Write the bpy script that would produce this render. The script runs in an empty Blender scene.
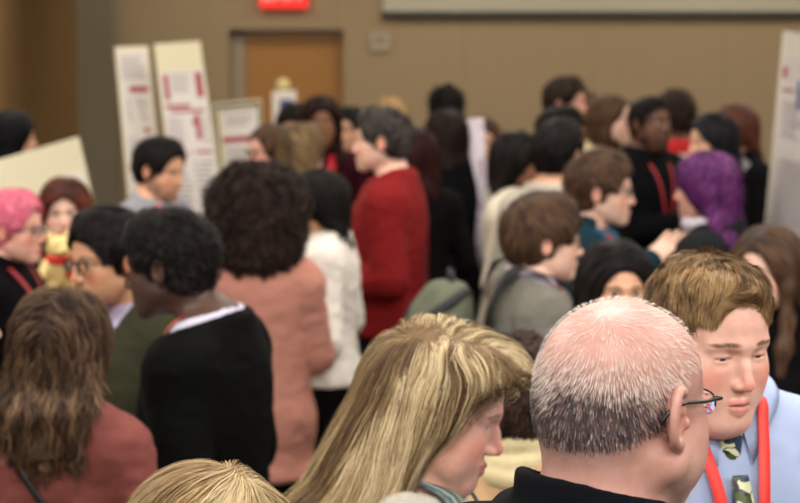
import bpy, math, random
import numpy as np
from math import pi, sin, cos, radians, atan, sqrt
from mathutils import Vector, Matrix

# ------------------------------------------------------------------ camera, light, exposure
sc = bpy.context.scene
F_PX, CAM_H, HORIZON = 1794.0, 2.14, 22.0
PITCH = atan((251.5 - HORIZON) / F_PX)
cam_d = bpy.data.cameras.new('camera')
cam = bpy.data.objects.new('camera', cam_d)
sc.collection.objects.link(cam)
sc.camera = cam
cam.location = (0, 0, CAM_H)
cam.rotation_euler = (pi / 2 - PITCH, 0, 0)
cam_d.sensor_width = 36.0
cam_d.lens = 36.0 * F_PX / 800
cam_d.clip_start, cam_d.clip_end = 0.1, 100
cam_d.dof.use_dof = True
cam_d.dof.focus_distance = 2.2
cam_d.dof.aperture_fstop = (cam_d.lens / 1000) / 0.0135
cam_d.dof.aperture_blades = 0

world = bpy.data.worlds.new('world'); sc.world = world
world.use_nodes = True
world.node_tree.nodes['Background'].inputs[0].default_value = (0.9, 0.87, 0.8, 1)
world.node_tree.nodes['Background'].inputs[1].default_value = 0.05

CEIL = 3.7
ROWS = [-1.6, 0.5, 3.3, 6.4, 9.6, 12.6, 15.4]
COLS = [-4.4, -2.0, 0.45, 2.9, 5.3]
def ceiling_lamp(x, y):
    far = min(1, max(0, (y - 3) / 9))
    L = bpy.data.lights.new('ceiling_lamp_light', 'AREA')
    L.shape = 'RECTANGLE'; L.size = 1.15; L.size_y = 0.55
    L.energy = 23 + 27 * (1 - far)
    L.color = (1.0, 0.965 - 0.075 * far, 0.93 - 0.20 * far)
    o = bpy.data.objects.new('ceiling_lamp_light', L)
    o.location = (x, y, CEIL - 0.06); sc.collection.objects.link(o)
    return o
for _y in ROWS:
    for _x in COLS: ceiling_lamp(_x, _y)

sc.view_settings.view_transform = 'Standard'
sc.view_settings.look = 'None'
sc.view_settings.exposure = 0.22
sc.view_settings.gamma = 1
sc.view_settings.use_curve_mapping = False
sc.cycles.use_denoising = True
sc.cycles.max_bounces = 7
sc.cycles.diffuse_bounces = 4

def at(px, py, D):
    """the point of the place at forward distance D that the photograph shows at this pixel"""
    a, b = (px - 400) / F_PX, (251.5 - py) / F_PX
    y = cos(PITCH) + b * sin(PITCH); z = -sin(PITCH) + b * cos(PITCH)
    return Vector((a / y * D, D, CAM_H + z / y * D))

# ------------------------------------------------------------------ materials
def lin(c):
    return tuple(((v / 255 + 0.055) / 1.055) ** 2.4 if v > 10 else v / 255 / 12.92 for v in c[:3]) + (1.0,)
class NT:
    def __init__(s, name):
        s.m = bpy.data.materials.new(name); s.m.use_nodes = True
        s.t = s.m.node_tree; s.b = s.t.nodes['Principled BSDF']
    def n(s, kind, **kw):
        o = s.t.nodes.new(kind)
        for k, v in kw.items():
            if k.startswith('i_'): s.put(o.inputs[k[2:].replace('_', ' ')], v)
            else: setattr(o, k, v)
        return o
    def put(s, sock, v):
        if isinstance(v, bpy.types.NodeSocket): s.t.links.new(v, sock)
        else: sock.default_value = v
    def math(s, op, a, b=0.0, c=None, clamp=False):
        o = s.t.nodes.new('ShaderNodeMath'); o.operation = op; o.use_clamp = clamp
        s.put(o.inputs[0], a); s.put(o.inputs[1], b)
        if c is not None: s.put(o.inputs[2], c)
        return o.outputs[0]
    def mix(s, f, a, b, mode='MIX'):
        o = s.t.nodes.new('ShaderNodeMix'); o.data_type = 'RGBA'; o.blend_type = mode
        s.put(o.inputs[0], f); s.put(o.inputs[6], a); s.put(o.inputs[7], b)
        return o.outputs[2]
    def noise(s, vec, scale, detail=3, rough=0.5):
        o = s.t.nodes.new('ShaderNodeTexNoise')
        if vec is not None: s.put(o.inputs['Vector'], vec)
        o.inputs['Scale'].default_value = scale; o.inputs['Detail'].default_value = detail
        o.inputs['Roughness'].default_value = rough
        return o.outputs['Fac']
    def ramp(s, f, lo, hi):
        o = s.t.nodes.new('ShaderNodeMapRange'); o.interpolation_type = 'SMOOTHSTEP'
        s.put(o.inputs[0], f); o.inputs[1].default_value = lo; o.inputs[2].default_value = hi
        return o.outputs[0]
    def bump(s, h, strength=0.3, dist=0.002):
        o = s.t.nodes.new('ShaderNodeBump')
        s.put(o.inputs['Height'], h); o.inputs['Strength'].default_value = strength
        o.inputs['Distance'].default_value = dist
        s.t.links.new(o.outputs[0], s.b.inputs['Normal'])
_mats = {}
def fabric(name, col, rough=0.85, var=0.12, weave=600.0, bump=0.25, sheen=0.0):
    key = (name, tuple(col), rough)
    if key in _mats: return _mats[key]
    N = NT(name)
    tc = N.n('ShaderNodeTexCoord').outputs['Object']
    c = lin(col)
    if max(col) < 90: c = tuple(v * .4 for v in c[:3]) + (1,); sheen = .0
    d = tuple(v * (1 - var * 1.6) for v in c[:3]) + (1,)
    e = tuple(min(1, v * (1 + var)) for v in c[:3]) + (1,)
    N.put(N.b.inputs['Base Color'], N.mix(N.noise(tc, 60, 5, 0.7), d, e))
    N.b.inputs['Roughness'].default_value = rough
    N.b.inputs['Sheen Weight'].default_value = sheen
    N.b.inputs['Specular IOR Level'].default_value = 0.06 if max(col) < 90 else 0.2
    N.bump(N.noise(tc, weave, 2), bump, 0.0015)
    _mats[key] = N.m
    return N.m
def plain(name, col, rough=0.5, metal=0.0, bump=0.0, scale=40, var=0.05, spec=0.5):
    key = (name, tuple(col), rough, metal)
    if key in _mats: return _mats[key]
    N = NT(name)
    tc = N.n('ShaderNodeTexCoord').outputs['Object']
    c = lin(col); d = tuple(v * (1 - var) for v in c[:3]) + (1,)
    N.put(N.b.inputs['Base Color'], N.mix(N.noise(tc, scale, 3), d, c))
    N.b.inputs['Roughness'].default_value = rough; N.b.inputs['Metallic'].default_value = metal
    N.b.inputs['Specular IOR Level'].default_value = spec
    if bump: N.bump(N.noise(tc, scale * 4, 2), bump, 0.002)
    _mats[key] = N.m
    return N.m
def skin_mat(col, lips=None, brow=(60, 42, 30), brow_w=0.8, beard=None, beard_w=0.0, blush=0.35, eyes=True, iris=(60, 40, 28), sss=0.0, rough=0.5, scalp=None, lash=None, crop=None):
    """skin whose lips, brows, cheeks and beard follow the head-local position stored on the mesh"""
    N = NT('skin')
    hp = N.n('ShaderNodeAttribute', attribute_name='hp').outputs['Vector']
    sp = N.t.nodes.new('ShaderNodeSeparateXYZ'); N.put(sp.inputs[0], hp)
    x = N.math('ABSOLUTE', sp.outputs[0]); y = sp.outputs[1]; z = sp.outputs[2]
    cb = N.t.nodes.new('ShaderNodeCombineXYZ')
    N.put(cb.inputs[0], x); N.put(cb.inputs[1], y); N.put(cb.inputs[2], z); P = cb.outputs[0]
    def mask(c, r, lo=0.7, hi=1.15):
        a = N.n('ShaderNodeVectorMath', operation='SUBTRACT'); N.put(a.inputs[0], P); a.inputs[1].default_value = c
        b = N.n('ShaderNodeVectorMath', operation='DIVIDE'); N.put(b.inputs[0], a.outputs[0]); b.inputs[1].default_value = r
        l = N.n('ShaderNodeVectorMath', operation='LENGTH'); N.put(l.inputs[0], b.outputs[0])
        return N.math('SUBTRACT', 1.0, N.ramp(l.outputs['Value'], lo, hi))
    c = lin(col)
    d = (c[0] * 0.90, c[1] * 0.84, c[2] * 0.82, 1)
    out = N.mix(N.ramp(N.noise(hp, 55, 4, 0.6), 0.3, 0.75), c, d)
    red = (min(1, c[0] * 1.0), c[1] * 0.66, c[2] * 0.62, 1)
    m = N.math('MAXIMUM', mask((0.045, 0.07, -0.035), (0.028, 0.04, 0.026), 0.2, 1.3), mask((0, 0.115, -0.036), (0.018, 0.025, 0.018), 0.3, 1.2))
    m = N.math('MAXIMUM', m, mask((0.082, -0.01, -0.01), (0.014, 0.03, 0.036), 0.6, 1.2))
    out = N.mix(N.math('MULTIPLY', m, blush), out, red)
    if scalp:
        ms = N.math('MULTIPLY', mask((0, -0.02, 0.11), (0.085, 0.10, 0.05), 0.4, 1.2), 0.5)
        out = N.mix(ms, out, lin(scalp))
    if crop:
        mc = N.math('MULTIPLY', N.math('MULTIPLY', mask((0, -.080, -.004), (.092, .072, .062), 0.6, 1.15), N.math('SUBTRACT', 1.0, mask((0.085, .005, -.015), (.03, .03, .045), .7, 1.2))), N.math('MULTIPLY', N.ramp(N.noise(hp, 300, 3), .1, .6), .75))
        out = N.mix(mc, out, lin(crop))
    if beard:
        mb = N.math('MAXIMUM', mask((0, 0.075, -0.095), (0.05, 0.06, 0.036), 0.75, 1.1), mask((0.058, 0.02, -0.065), (0.03, 0.045, 0.035), 0.7, 1.15))
        mb = N.math('MAXIMUM', mb, mask((0, 0.098, -0.058), (0.028, 0.03, 0.008), 0.7, 1.2))
        mb = N.math('MULTIPLY', mb, N.math('SUBTRACT', 1.0, mask((0, 0.09, -0.073), (0.022, 0.03, 0.010), 0.8, 1.1)))
        mb = N.math('MULTIPLY', mb, N.math('MULTIPLY', N.ramp(N.noise(hp, 500, 2), 0.2, 0.7), beard_w))
        out = N.mix(mb, out, lin(beard))
    lc = lin(lips) if lips else (c[0] * 0.82, c[1] * 0.50, c[2] * 0.50, 1)
    ml = N.math('MAXIMUM', mask((0, 0.093, -0.0672), (0.023, 0.03, 0.0055), 0.75, 1.1), mask((0, 0.093, -0.0775), (0.020, 0.03, 0.0065), 0.75, 1.1))
    out = N.mix(N.math('MULTIPLY', ml, 0.85), out, lc)
    ml = mask((0, 0.093, -0.0722), (0.022, 0.03, 0.0011), 0.6, 1.4)
    out = N.mix(N.math('MULTIPLY', ml, 0.6), out, (c[0] * 0.25, c[1] * 0.12, c[2] * 0.12, 1))
    mbw = N.math('MAXIMUM', mask((0.026, 0.09, 0.0215), (0.014, 0.05, 0.0042), 0.5, 1.25), mask((0.043, 0.085, 0.0195), (0.012, 0.05, 0.0034), 0.5, 1.25))
    mbw = N.math('MULTIPLY', mbw, N.ramp(N.noise(hp, 700, 2), 0.15, 0.6))
    out = N.mix(N.math('MULTIPLY', mbw, brow_w), out, lin(brow))
    if lash is not None:
        out = N.mix(N.math('MULTIPLY', mask((0.031, 0.084, lash), (0.0150, 0.02, 0.0013), 0.5, 1.3), 0.75), out, lin((70, 44, 34)))
        out = N.mix(N.math('MULTIPLY', mask((0.031, 0.084, lash + .0085), (0.0150, 0.02, 0.0012), 0.4, 1.3), 0.35), out, lin((120, 70, 56)))
    if eyes:
        w = mask((0.031, 0.083, 0.0), (0.0145, 0.02, 0.0062), 0.8, 1.1)
        out = N.mix(w, out, lin((205, 195, 185)))
        i = mask((0.031, 0.083, 0.0005), (0.0062, 0.02, 0.0062), 0.85, 1.1)
        out = N.mix(i, out, lin(iris))
        l = mask((0.031, 0.083, 0.0062), (0.0155, 0.02, 0.0026), 0.6, 1.2)
        out = N.mix(N.math('MULTIPLY', l, 0.85), out, lin((35, 25, 22)))
    N.put(N.b.inputs['Base Color'], out)
    N.b.inputs['Roughness'].default_value = rough
    N.b.inputs['Specular IOR Level'].default_value = 0.4
    if sss:
        N.b.inputs['Subsurface Weight'].default_value = sss
        N.b.inputs['Subsurface Radius'].default_value = (0.012, 0.004, 0.0025)
        N.b.inputs['Subsurface Scale'].default_value = 1.0
    N.bump(N.noise(hp, 900, 3), 0.12, 0.001)
    return N.m
def hair_mat(rough=0.5, spec=0.25):
    key = ('hair', rough, spec)
    if key in _mats: return _mats[key]
    N = NT('hair')
    c = N.n('ShaderNodeAttribute', attribute_name='hc').outputs['Color']
    N.put(N.b.inputs['Base Color'], c)
    N.b.inputs['Roughness'].default_value = rough
    N.b.inputs['Specular IOR Level'].default_value = spec
    _mats[key] = N.m
    return N.m

# ------------------------------------------------------------------ numpy shapes: smooth unions meshed by surface nets
f4 = np.float32
def vnoise(P, scale, seed=0):
    q = np.asarray(P, f4) / scale + seed * 17.31
    i = np.floor(q); f = q - i; i = i.astype(np.int64); f = f * f * (3 - 2 * f)
    def h(a, b, c):
        n = (a * 73856093) ^ (b * 19349663) ^ (c * 83492791)
        n = (n ^ (n >> 13)) * 1274126177 & 0x7fffffff
        n = (n ^ (n >> 16))
        return ((n & 0xffff).astype(f4) / 32767.5) - 1
    x, y, z = i[..., 0], i[..., 1], i[..., 2]; u, v, w = f[..., 0], f[..., 1], f[..., 2]
    r = 0
    for a in (0, 1):
        for b in (0, 1):
            for c in (0, 1):
                r = r + h(x + a, y + b, z + c) * (u if a else 1 - u) * (v if b else 1 - v) * (w if c else 1 - w)
    return r
def smin(a, b, k):
    h = np.maximum(k - np.abs(a - b), 0) / k
    return np.minimum(a, b) - h * h * k * 0.25
class Field:
    def __init__(s, infl=0.0): s.p = []; s.fr = None; s.t = infl
    def frame(s, R=None, t=None, sc=1.0): s.fr = None if R is None else (np.array(R, float), np.array(t, float), sc)
    def add(s, fn, c, bound, op='u', k=0.012):
        c = np.array(c, float)
        if s.fr is not None:
            R, t, sca = s.fr; g = fn
            def fn(x, y, z, g=g, R=R, t=t, sca=sca):
                a, b, c_ = (x - t[0]) / sca, (y - t[1]) / sca, (z - t[2]) / sca
                return g(R[0, 0] * a + R[1, 0] * b + R[2, 0] * c_, R[0, 1] * a + R[1, 1] * b + R[2, 1] * c_, R[0, 2] * a + R[1, 2] * b + R[2, 2] * c_) * sca
            c = R @ c * sca + t; bound *= sca; k *= sca
        s.p.append((fn, c, bound, op, k))
    def ell(s, c, r, op='u', k=0.012, rot=None):
        r = np.array(r, float) + (s.t if op == 'u' else 0); c = np.array(c, float)
        Q = None if rot is None else np.array(Matrix.Rotation(radians(rot[0]), 3, rot[1]))
        def fn(x, y, z):
            a, b, d = x - c[0], y - c[1], z - c[2]
            if Q is not None:
                a, b, d = Q[0, 0] * a + Q[1, 0] * b + Q[2, 0] * d, Q[0, 1] * a + Q[1, 1] * b + Q[2, 1] * d, Q[0, 2] * a + Q[1, 2] * b + Q[2, 2] * d
            a, b, d = a / r[0], b / r[1], d / r[2]
            k0 = np.sqrt(a * a + b * b + d * d) + 1e-9
            a, b, d = a / r[0], b / r[1], d / r[2]
            k1 = np.sqrt(a * a + b * b + d * d) + 1e-9
            return k0 * (k0 - 1) / k1
        s.add(fn, c, r.max(), op, k); return s
    def cone(s, a, b, ra, rb, op='u', k=0.012):
        a = np.array(a, float); b = np.array(b, float); ra += s.t if op == 'u' else 0; rb += s.t if op == 'u' else 0
        ab = b - a; L2 = (ab ** 2).sum() + 1e-12
        def fn(x, y, z):
            h = np.clip(((x - a[0]) * ab[0] + (y - a[1]) * ab[1] + (z - a[2]) * ab[2]) / L2, 0, 1)
            dx, dy, dz = x - a[0] - h * ab[0], y - a[1] - h * ab[1], z - a[2] - h * ab[2]
            return np.sqrt(dx * dx + dy * dy + dz * dz) - (ra + (rb - ra) * h)
        s.add(fn, (a + b) / 2, sqrt(L2) / 2 + max(ra, rb), op, k); return s
    def path(s, pts, rs, op='u', k=0.012):
        for i in range(len(pts) - 1): s.cone(pts[i], pts[i + 1], rs[i], rs[i + 1], op, k)
        return s
    def loft(s, z, w, d, cy, cx=None, op='u', k=0.02, cap=0.01, smooth=3, p=2.0):
        zz = np.linspace(z[0], z[-1], 90)
        def sm(v):
            v = np.interp(zz, z, v)
            for _ in range(smooth):
                e = np.concatenate([v[:1].repeat(3), v, v[-1:].repeat(3)]); v = np.convolve(e, np.ones(7) / 7, 'valid')
            return v
        t = s.t if op == 'u' else 0
        W, Dp, CY = sm(w) + t, sm(d) + t, sm(cy); CX = sm(cx if cx is not None else np.zeros(len(z)))
        z0, z1 = z[0], z[-1]
        def fn(x, y, z_):
            w_, d_, y_, x_ = (np.interp(z_, zz, q).astype(f4) for q in (W, Dp, CY, CX))
            a, b = np.abs(x - x_) / w_, np.abs(y - y_) / d_
            if p == 2.0: q = np.sqrt(a * a + b * b)
            else: q = (a ** p + b ** p) ** (1 / p)
            e = (q - 1) * np.minimum(w_, d_)
            return -smin(-e, -np.maximum(z0 - z_, z_ - z1) + 0 * e, cap)
        r = sqrt(((z1 - z0) / 2) ** 2 + max(W.max(), Dp.max()) ** 2 + np.abs(CY).max() ** 2)
        s.add(fn, (CX.mean(), CY.mean(), (z0 + z1) / 2), r, op, k); return s
    def half(s, n, o, k=0.006):
        """keep only what lies on the -n side of the plane through o"""
        n = np.array(n, float); n /= np.linalg.norm(n); o = np.array(o, float)
        s.add(lambda x, y, z: -((x - o[0]) * n[0] + (y - o[1]) * n[1] + (z - o[2]) * n[2]), o, 99, 's', k); return s
    def fun(s, fn, c, bound, op='s', k=0.006): s.add(fn, c, bound, op, k); return s
    def _app(s, D, d, op, k):
        if op == 'u': return smin(D, d, k)
        return -smin(-D, d, k)
    def at(s, P):
        P = np.asarray(P, f4); x, y, z = P[..., 0], P[..., 1], P[..., 2]
        D = np.full(x.shape, 9.0, f4)
        for fn, c, b, op, k in s.p: D = s._app(D, fn(x, y, z), op, k)
        return D
    def grad(s, P, e=0.0015):
        g = np.zeros(P.shape, f4)
        for v in ((1, -1, -1), (-1, -1, 1), (-1, 1, -1), (1, 1, 1)):
            v = np.array(v, f4); g += v * s.at(P + v * e)[..., None]
        return g / (np.linalg.norm(g, axis=-1, keepdims=True) + 1e-9)
    def mesh(s, xs, ys, zs):
        D = np.full((len(xs), len(ys), len(zs)), 1.0, f4)
        for fn, c, b, op, k in s.p:
            m = b + k * 1.5 + 0.03
            sl = []
            for q, A in zip(c, (xs, ys, zs)):
                lo = np.searchsorted(A, q - m); hi = np.searchsorted(A, q + m)
                sl.append(slice(lo, hi))
            if any(q.stop <= q.start for q in sl): continue
            x = xs[sl[0]][:, None, None]; y = ys[sl[1]][None, :, None]; z = zs[sl[2]][None, None, :]
            D[tuple(sl)] = s._app(D[tuple(sl)], fn(x, y, z), op, k)
        return snet(xs, ys, zs, D)
    def auto(s, lo, hi, res):
        ax = [np.arange(a, b + res, res).astype(f4) for a, b in zip(lo, hi)]
        return s.mesh(*ax)
def snet(xs, ys, zs, D):
    D[0], D[-1] = 1, 1; D[:, 0], D[:, -1] = 1, 1; D[:, :, 0], D[:, :, -1] = 1, 1
    s = D < 0
    c = np.zeros(tuple(n - 1 for n in D.shape), np.int8)
    for a in (0, 1):
        for b in (0, 1):
            for d in (0, 1):
                c += s[a:s.shape[0] - 1 + a, b:s.shape[1] - 1 + b, d:s.shape[2] - 1 + d]
    act = (c > 0) & (c < 8); idx = np.argwhere(act); n = len(idx)
    cid = np.full(act.shape, -1, np.int64); cid[act] = np.arange(n)
    acc = np.zeros((n, 3)); cnt = np.zeros(n); ax = (xs, ys, zs)
    for A in range(3):
        o1, o2 = [q for q in range(3) if q != A]
        for a in (0, 1):
            for b in (0, 1):
                p0 = idx.copy(); p0[:, o1] += a; p0[:, o2] += b; p1 = p0.copy(); p1[:, A] += 1
                d0 = D[tuple(p0.T)]; d1 = D[tuple(p1.T)]; m = (d0 < 0) != (d1 < 0)
                t = d0[m] / (d0[m] - d1[m])
                for q in range(3):
                    c0 = ax[q][p0[m][:, q]]; c1 = ax[q][p1[m][:, q]]
                    acc[m, q] += c0 + t * (c1 - c0)
                cnt[m] += 1
    V = (acc / cnt[:, None]).astype(f4)
    Q = []
    for A in range(3):
        o1, o2 = (A + 1) % 3, (A + 2) % 3
        sl0 = [slice(1, -1)] * 3; sl1 = [slice(1, -1)] * 3
        sl0[A] = slice(0, -1); sl1[A] = slice(1, None)
        s0, s1 = s[tuple(sl0)], s[tuple(sl1)]
        e = np.argwhere(s0 != s1)
        if not len(e): continue
        fl = s0[tuple(e.T)]
        e[:, o1] += 1; e[:, o2] += 1
        def cell(a, b):
            q = e.copy(); q[:, o1] -= a; q[:, o2] -= b
            return cid[tuple(q.T)]
        q = np.stack([cell(1, 1), cell(0, 1), cell(0, 0), cell(1, 0)], 1)
        q[~fl] = q[~fl][:, ::-1]
        Q.append(q)
    return V, (np.concatenate(Q) if Q else np.zeros((0, 4), int))

def axis(lo, hi, flo, fhi, fine, coarse):
    a = [np.arange(lo, flo, coarse), np.arange(max(flo, lo), fhi, fine), np.arange(fhi, hi + coarse, coarse)]
    a = np.concatenate(a); a = np.unique(np.round(a, 5))
    keep = np.concatenate([[True], np.diff(a) > fine * 0.4]); return a[keep].astype(f4)

def mk(name, V, Q, mats, parent=None, attrs=None, midx=None, smooth=True, tris=None):
    """link one mesh object from arrays of points and quads"""
    me = bpy.data.meshes.new(name)
    V = np.asarray(V, f4); Q = np.asarray(Q, np.int32)
    me.vertices.add(len(V)); me.vertices.foreach_set('co', V.ravel())
    me.loops.add(Q.size); me.loops.foreach_set('vertex_index', Q.ravel())
    me.polygons.add(len(Q)); me.polygons.foreach_set('loop_start', np.arange(0, Q.size, Q.shape[1], dtype=np.int32))
    try: me.polygons.foreach_set('loop_total', np.full(len(Q), Q.shape[1], np.int32))
    except Exception: pass
    if midx is not None: me.polygons.foreach_set('material_index', np.asarray(midx, np.int32))
    me.polygons.foreach_set('use_smooth', np.full(len(Q), smooth))
    for k, (ty, arr) in (attrs or {}).items():
        a = me.attributes.new(k, ty, 'POINT')
        a.data.foreach_set('color' if ty == 'FLOAT_COLOR' else 'vector', np.asarray(arr, f4).ravel())
    me.update(); me.validate()
    for m in (mats if isinstance(mats, (list, tuple)) else [mats]): me.materials.append(m)
    o = bpy.data.objects.new(name, me); sc.collection.objects.link(o)
    if parent is not None: o.parent = parent
    return o
def join(*ms):
    V, Q, n = [], [], 0
    for v, q in ms: V.append(v); Q.append(np.asarray(q) + n); n += len(v)
    return np.concatenate(V), np.concatenate(Q)
def boxes(bs):
    """quads of boxes (x0,x1,y0,y1,z0,z1)"""
    out = []
    for x0, x1, y0, y1, z0, z1 in bs:
        v = [(x, y, z) for z in (z0, z1) for y in (y0, y1) for x in (x0, x1)]
        q = [(0, 2, 3, 1), (4, 5, 7, 6), (0, 1, 5, 4), (2, 6, 7, 3), (0, 4, 6, 2), (1, 3, 7, 5)]
        out.append((np.array(v, float), np.array(q)))
    return join(*out)
def tube(pts, r, n=8, flat=1.0):
    """closed tube along points"""
    P = np.array(pts, float); m = len(P); r = np.broadcast_to(np.array(r, float), (m,))
    T = np.gradient(P, axis=0); T /= np.linalg.norm(T, axis=1, keepdims=True) + 1e-9
    ref = np.array([0, 0, 1.0]) if abs(T[:, 2]).mean() < 0.8 else np.array([1.0, 0, 0])
    A = np.cross(T, ref); A /= np.linalg.norm(A, axis=1, keepdims=True) + 1e-9; B = np.cross(T, A)
    an = np.arange(n) / n * 2 * pi
    V = P[:, None] + r[:, None, None] * (np.cos(an)[None, :, None] * A[:, None] + flat * np.sin(an)[None, :, None] * B[:, None])
    V = np.concatenate([V.reshape(-1, 3), P[:1], P[-1:]])
    Q = [(i * n + j, i * n + (j + 1) % n, (i + 1) * n + (j + 1) % n, (i + 1) * n + j) for i in range(m - 1) for j in range(n)]
    for j in range(0, n, 2):
        Q.append((m * n, (j + 2) % n, (j + 1) % n, j)); k = (m - 1) * n
        Q.append((m * n + 1, k + j, k + (j + 1) % n, k + (j + 2) % n))
    return V, np.array(Q)
W = lambda k: True
def tag(o, label=None, cat=None, group=None, kind=None):
    for k, v in (('label', label), ('category', cat), ('group', group), ('kind', kind)):
        if v: o[k] = v
    return o

def stripes(c1, c2, period, duty):
    N = NT('striped_cloth'); tc = N.n('ShaderNodeTexCoord').outputs['Object']
    s = N.t.nodes.new('ShaderNodeSeparateXYZ'); N.put(s.inputs[0], tc)
    f = N.math('LESS_THAN', N.math('FRACT', N.math('DIVIDE', s.outputs[2], period)), duty)
    N.put(N.b.inputs['Base Color'], N.mix(f, lin(c1), lin(c2))); N.b.inputs['Roughness'].default_value = .85
    return N.m
# ------------------------------------------------------------------ heads, hands, bodies
def head_prims(B, fc, lod, mirror=(-1, 1)):
    """fc: face settings. Local frame: +Y forward, +Z up, origin between the ears at eye level"""
    w = fc.get('w', 1.0); jw = fc.get('jaw', 1.0); fat = fc.get('fat', 0.0); ns = fc.get('nose', 1.0); op = fc.get('mouth', 0.0); eo = fc.get('eye', 1.0)
    B.ell((0, -.012, .032), (.075 * w, .098, .084), k=.02)
    B.ell((0, .028, .03), (.062 * w, .060, .058), k=.03)
    B.ell((0, -.055, -.02), (.056 * w, .048, .055), k=.04)
    B.ell((0, .030, -.042), ((.058 + fat * .6) * w, .054, .072), k=.03)
    for s in mirror:
        B.cone((s * (.050 + fat) * w, .002, -.058), (s * .020 * jw, .064, -.101), .019 + fat * .7, .017 + fat * .5, k=.025)
        B.ell((s * .040 * w, .056, -.030), (.020 + fat * .6, .021, .019 + fat * .5), k=.035)
        B.ell((s * .036 * w, .045, -.062), (.024 + fat, .028, .030), k=.03)
        B.cone((s * .010, .086, .017), (s * .044, .072, .017), .011, .008, k=.014)
    B.ell((0, .074, -.103), (.020 * jw, .017, .015), k=.02)
    if fat: B.ell((0, .035, -.115), (.04, .04, .02 + fat), k=.03)
    B.ell((0, .066, -.070), (.030, .026, .027), k=.02)
    for s in mirror:
        B.ell((s * .031, .0975, -.001), (.0175, .0155, .012), 's', k=.014)
        B.ell((s * .031, .0705, -.0005), (.0150, .0150, .0140), k=.006)
    B.path([(0, .087, .008), (0, .0965, -.012), (0, .1075, -.034)], [.0060, .0065, .0088 * ns], k=.010)
    B.ell((0, .104, -.041), (.0075, .010, .006), k=.008)
    B.cone((0, .078, .000), (0, .087, -.036), .010, .0125, k=.010)
    for s in mirror:
        B.ell((s * .0115 * ns, .0970, -.041), (.0060 * ns, .0100, .0066), k=.006)
    # lips
    B.path([(-.021, .081, -.0735), (-.010, .0905, -.0695), (0, .0935, -.0685), (.010, .0905, -.0695), (.021, .081, -.0735)], [.0025, .0052, .0056, .0052, .0025], k=.006)
    B.path([(-.019, .081, -.0745), (-.009, .0885, -.0785), (0, .0905, -.0795 - op * .004), (.009, .0885, -.0785), (.019, .081, -.0745)], [.0025, .0055, .0066, .0055, .0025], k=.006)
    if lod == 0:
        g = .0010 + op * .0028
        B.path([(-.021, .0855, -.0738), (-.010, .0965, -.0728), (0, .0995, -.0730), (.010, .0965, -.0728), (.021, .0855, -.0738)], [.0008, g, g * 1.15, g, .0008], 's', k=.0025)
        for s in mirror:
            B.ell((s * .0062, .0985, -.0478), (.0028, .0042, .0020), 's', k=.003)
            B.ell((s * .0322, .0865, -.0010 - (1 - eo) * .0035), (.0148, .0120, .0056 * max(.25, eo)), 's', k=.0015)
    # ears
    for s in mirror:
        if fc.get('noear'): break
        e = fc.get('ear', 1.0); R = (14 * 1.0, 'X')
        cx = s * (.0735 * w + .006)
        if lod == 0:
            N = 13
            hx = [(cx + s * (.004 + .0045 * sin(t)), -.006 - .017 * e * cos(t * 1.0) - .003, -.006 + .027 * e * sin(t)) for t in [(-.15 + i / (N - 1) * 1.30) * pi for i in range(N)]]
            hx = [(cx + s * (.0035 + .006 * max(0, sin(a))), -.010 - .0165 * e * cos(a) * (1.0 if sin(a) > 0 else .8), -.004 + .028 * e * sin(a)) for a in [radians(-100 + i * 23) for i in range(14)]]
            # helix from the lobe round the back and over the top to the front
            hx = [(cx + s * (.002 + .007 * sin(radians(min(180, max(0, a))))), -.010 - .0175 * e * sin(radians(a)) , -.004 - .030 * e * cos(radians(a))) for a in range(-10, 221, 7)]
            B.ell((cx - s * .001, -.010, -.003), (.0055, .0165 * e, .0290 * e), k=.008)
            B.path(hx, [.0036] * (len(hx) - 4) + [.0034, .0031, .0028, .0024], k=.0045)
            B.ell((cx + s * .006, -.005, -.010), (.006, .0075, .0100), 's', k=.004)
            B.path([(cx + s * .004, -.016, -.020), (cx + s * .005, -.0185, -.004), (cx + s * .004, -.013, .012)], [.003, .0034, .0026], k=.004)
            B.ell((cx + s * .002, .0045, -.012), (.0045, .004, .006), k=.004)
            B.ell((cx + s * .002, -.006, -.034 * e), (.0045, .008, .0085), k=.005)
        else:
            B.ell((cx + s * .004, -.010, -.004), (.0075, .018 * e, .032 * e), k=.008)
            B.ell((cx + s * .011, -.006, -.002), (.006, .009, .016), 's', k=.004)
_hand = {}
def hand_mesh(kind='relaxed', res=.0028):
    """left-or-right neutral hand, wrist at origin, fingers +Y, palm -Z, thumb +X"""
    if kind in _hand: return _hand[kind]
    B = Field()
    curl = {'relaxed': 22, 'flat': 7, 'hold': 48}[kind]
    B.ell((0, .004, 0), (.026, .030, .018), k=.015)
    B.ell((-.002, .048, .0), (.038, .045, .0145), k=.015)
    B.ell((.026, .032, -.006), (.016, .028, .014), k=.012)
    for x, y, L, a in ((.028, .088, .074, 5), (.0095, .094, .083, 1), (-.010, .090, .077, -3), (-.028, .080, .060, -8)):
        p = np.array([x, y, 0.]); pts = [np.array([x * .85, y - .03, 0.]), p.copy()]; c = curl * .6
        for f in (.45, .30, .25):
            d = np.array([sin(radians(a)) * cos(radians(c)), cos(radians(a)) * cos(radians(c)), -sin(radians(c))])
            p = p + d * L * f; pts.append(p.copy()); c += curl
        B.path(pts, [.0095, .0096, .0086, .0078, .0066], k=.004)
    B.path([(.020, .018, -.004), (.043, .045, -.012), (.056, .070, -.020 - curl * .0002), (.058, .092, -.028 - curl * .0004)], [.013, .0115, .0098, .0080], k=.006)
    _hand[kind] = B.auto((-.06, -.04, -.10), (.09, .20, .04), res)
    return _hand[kind]
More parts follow.
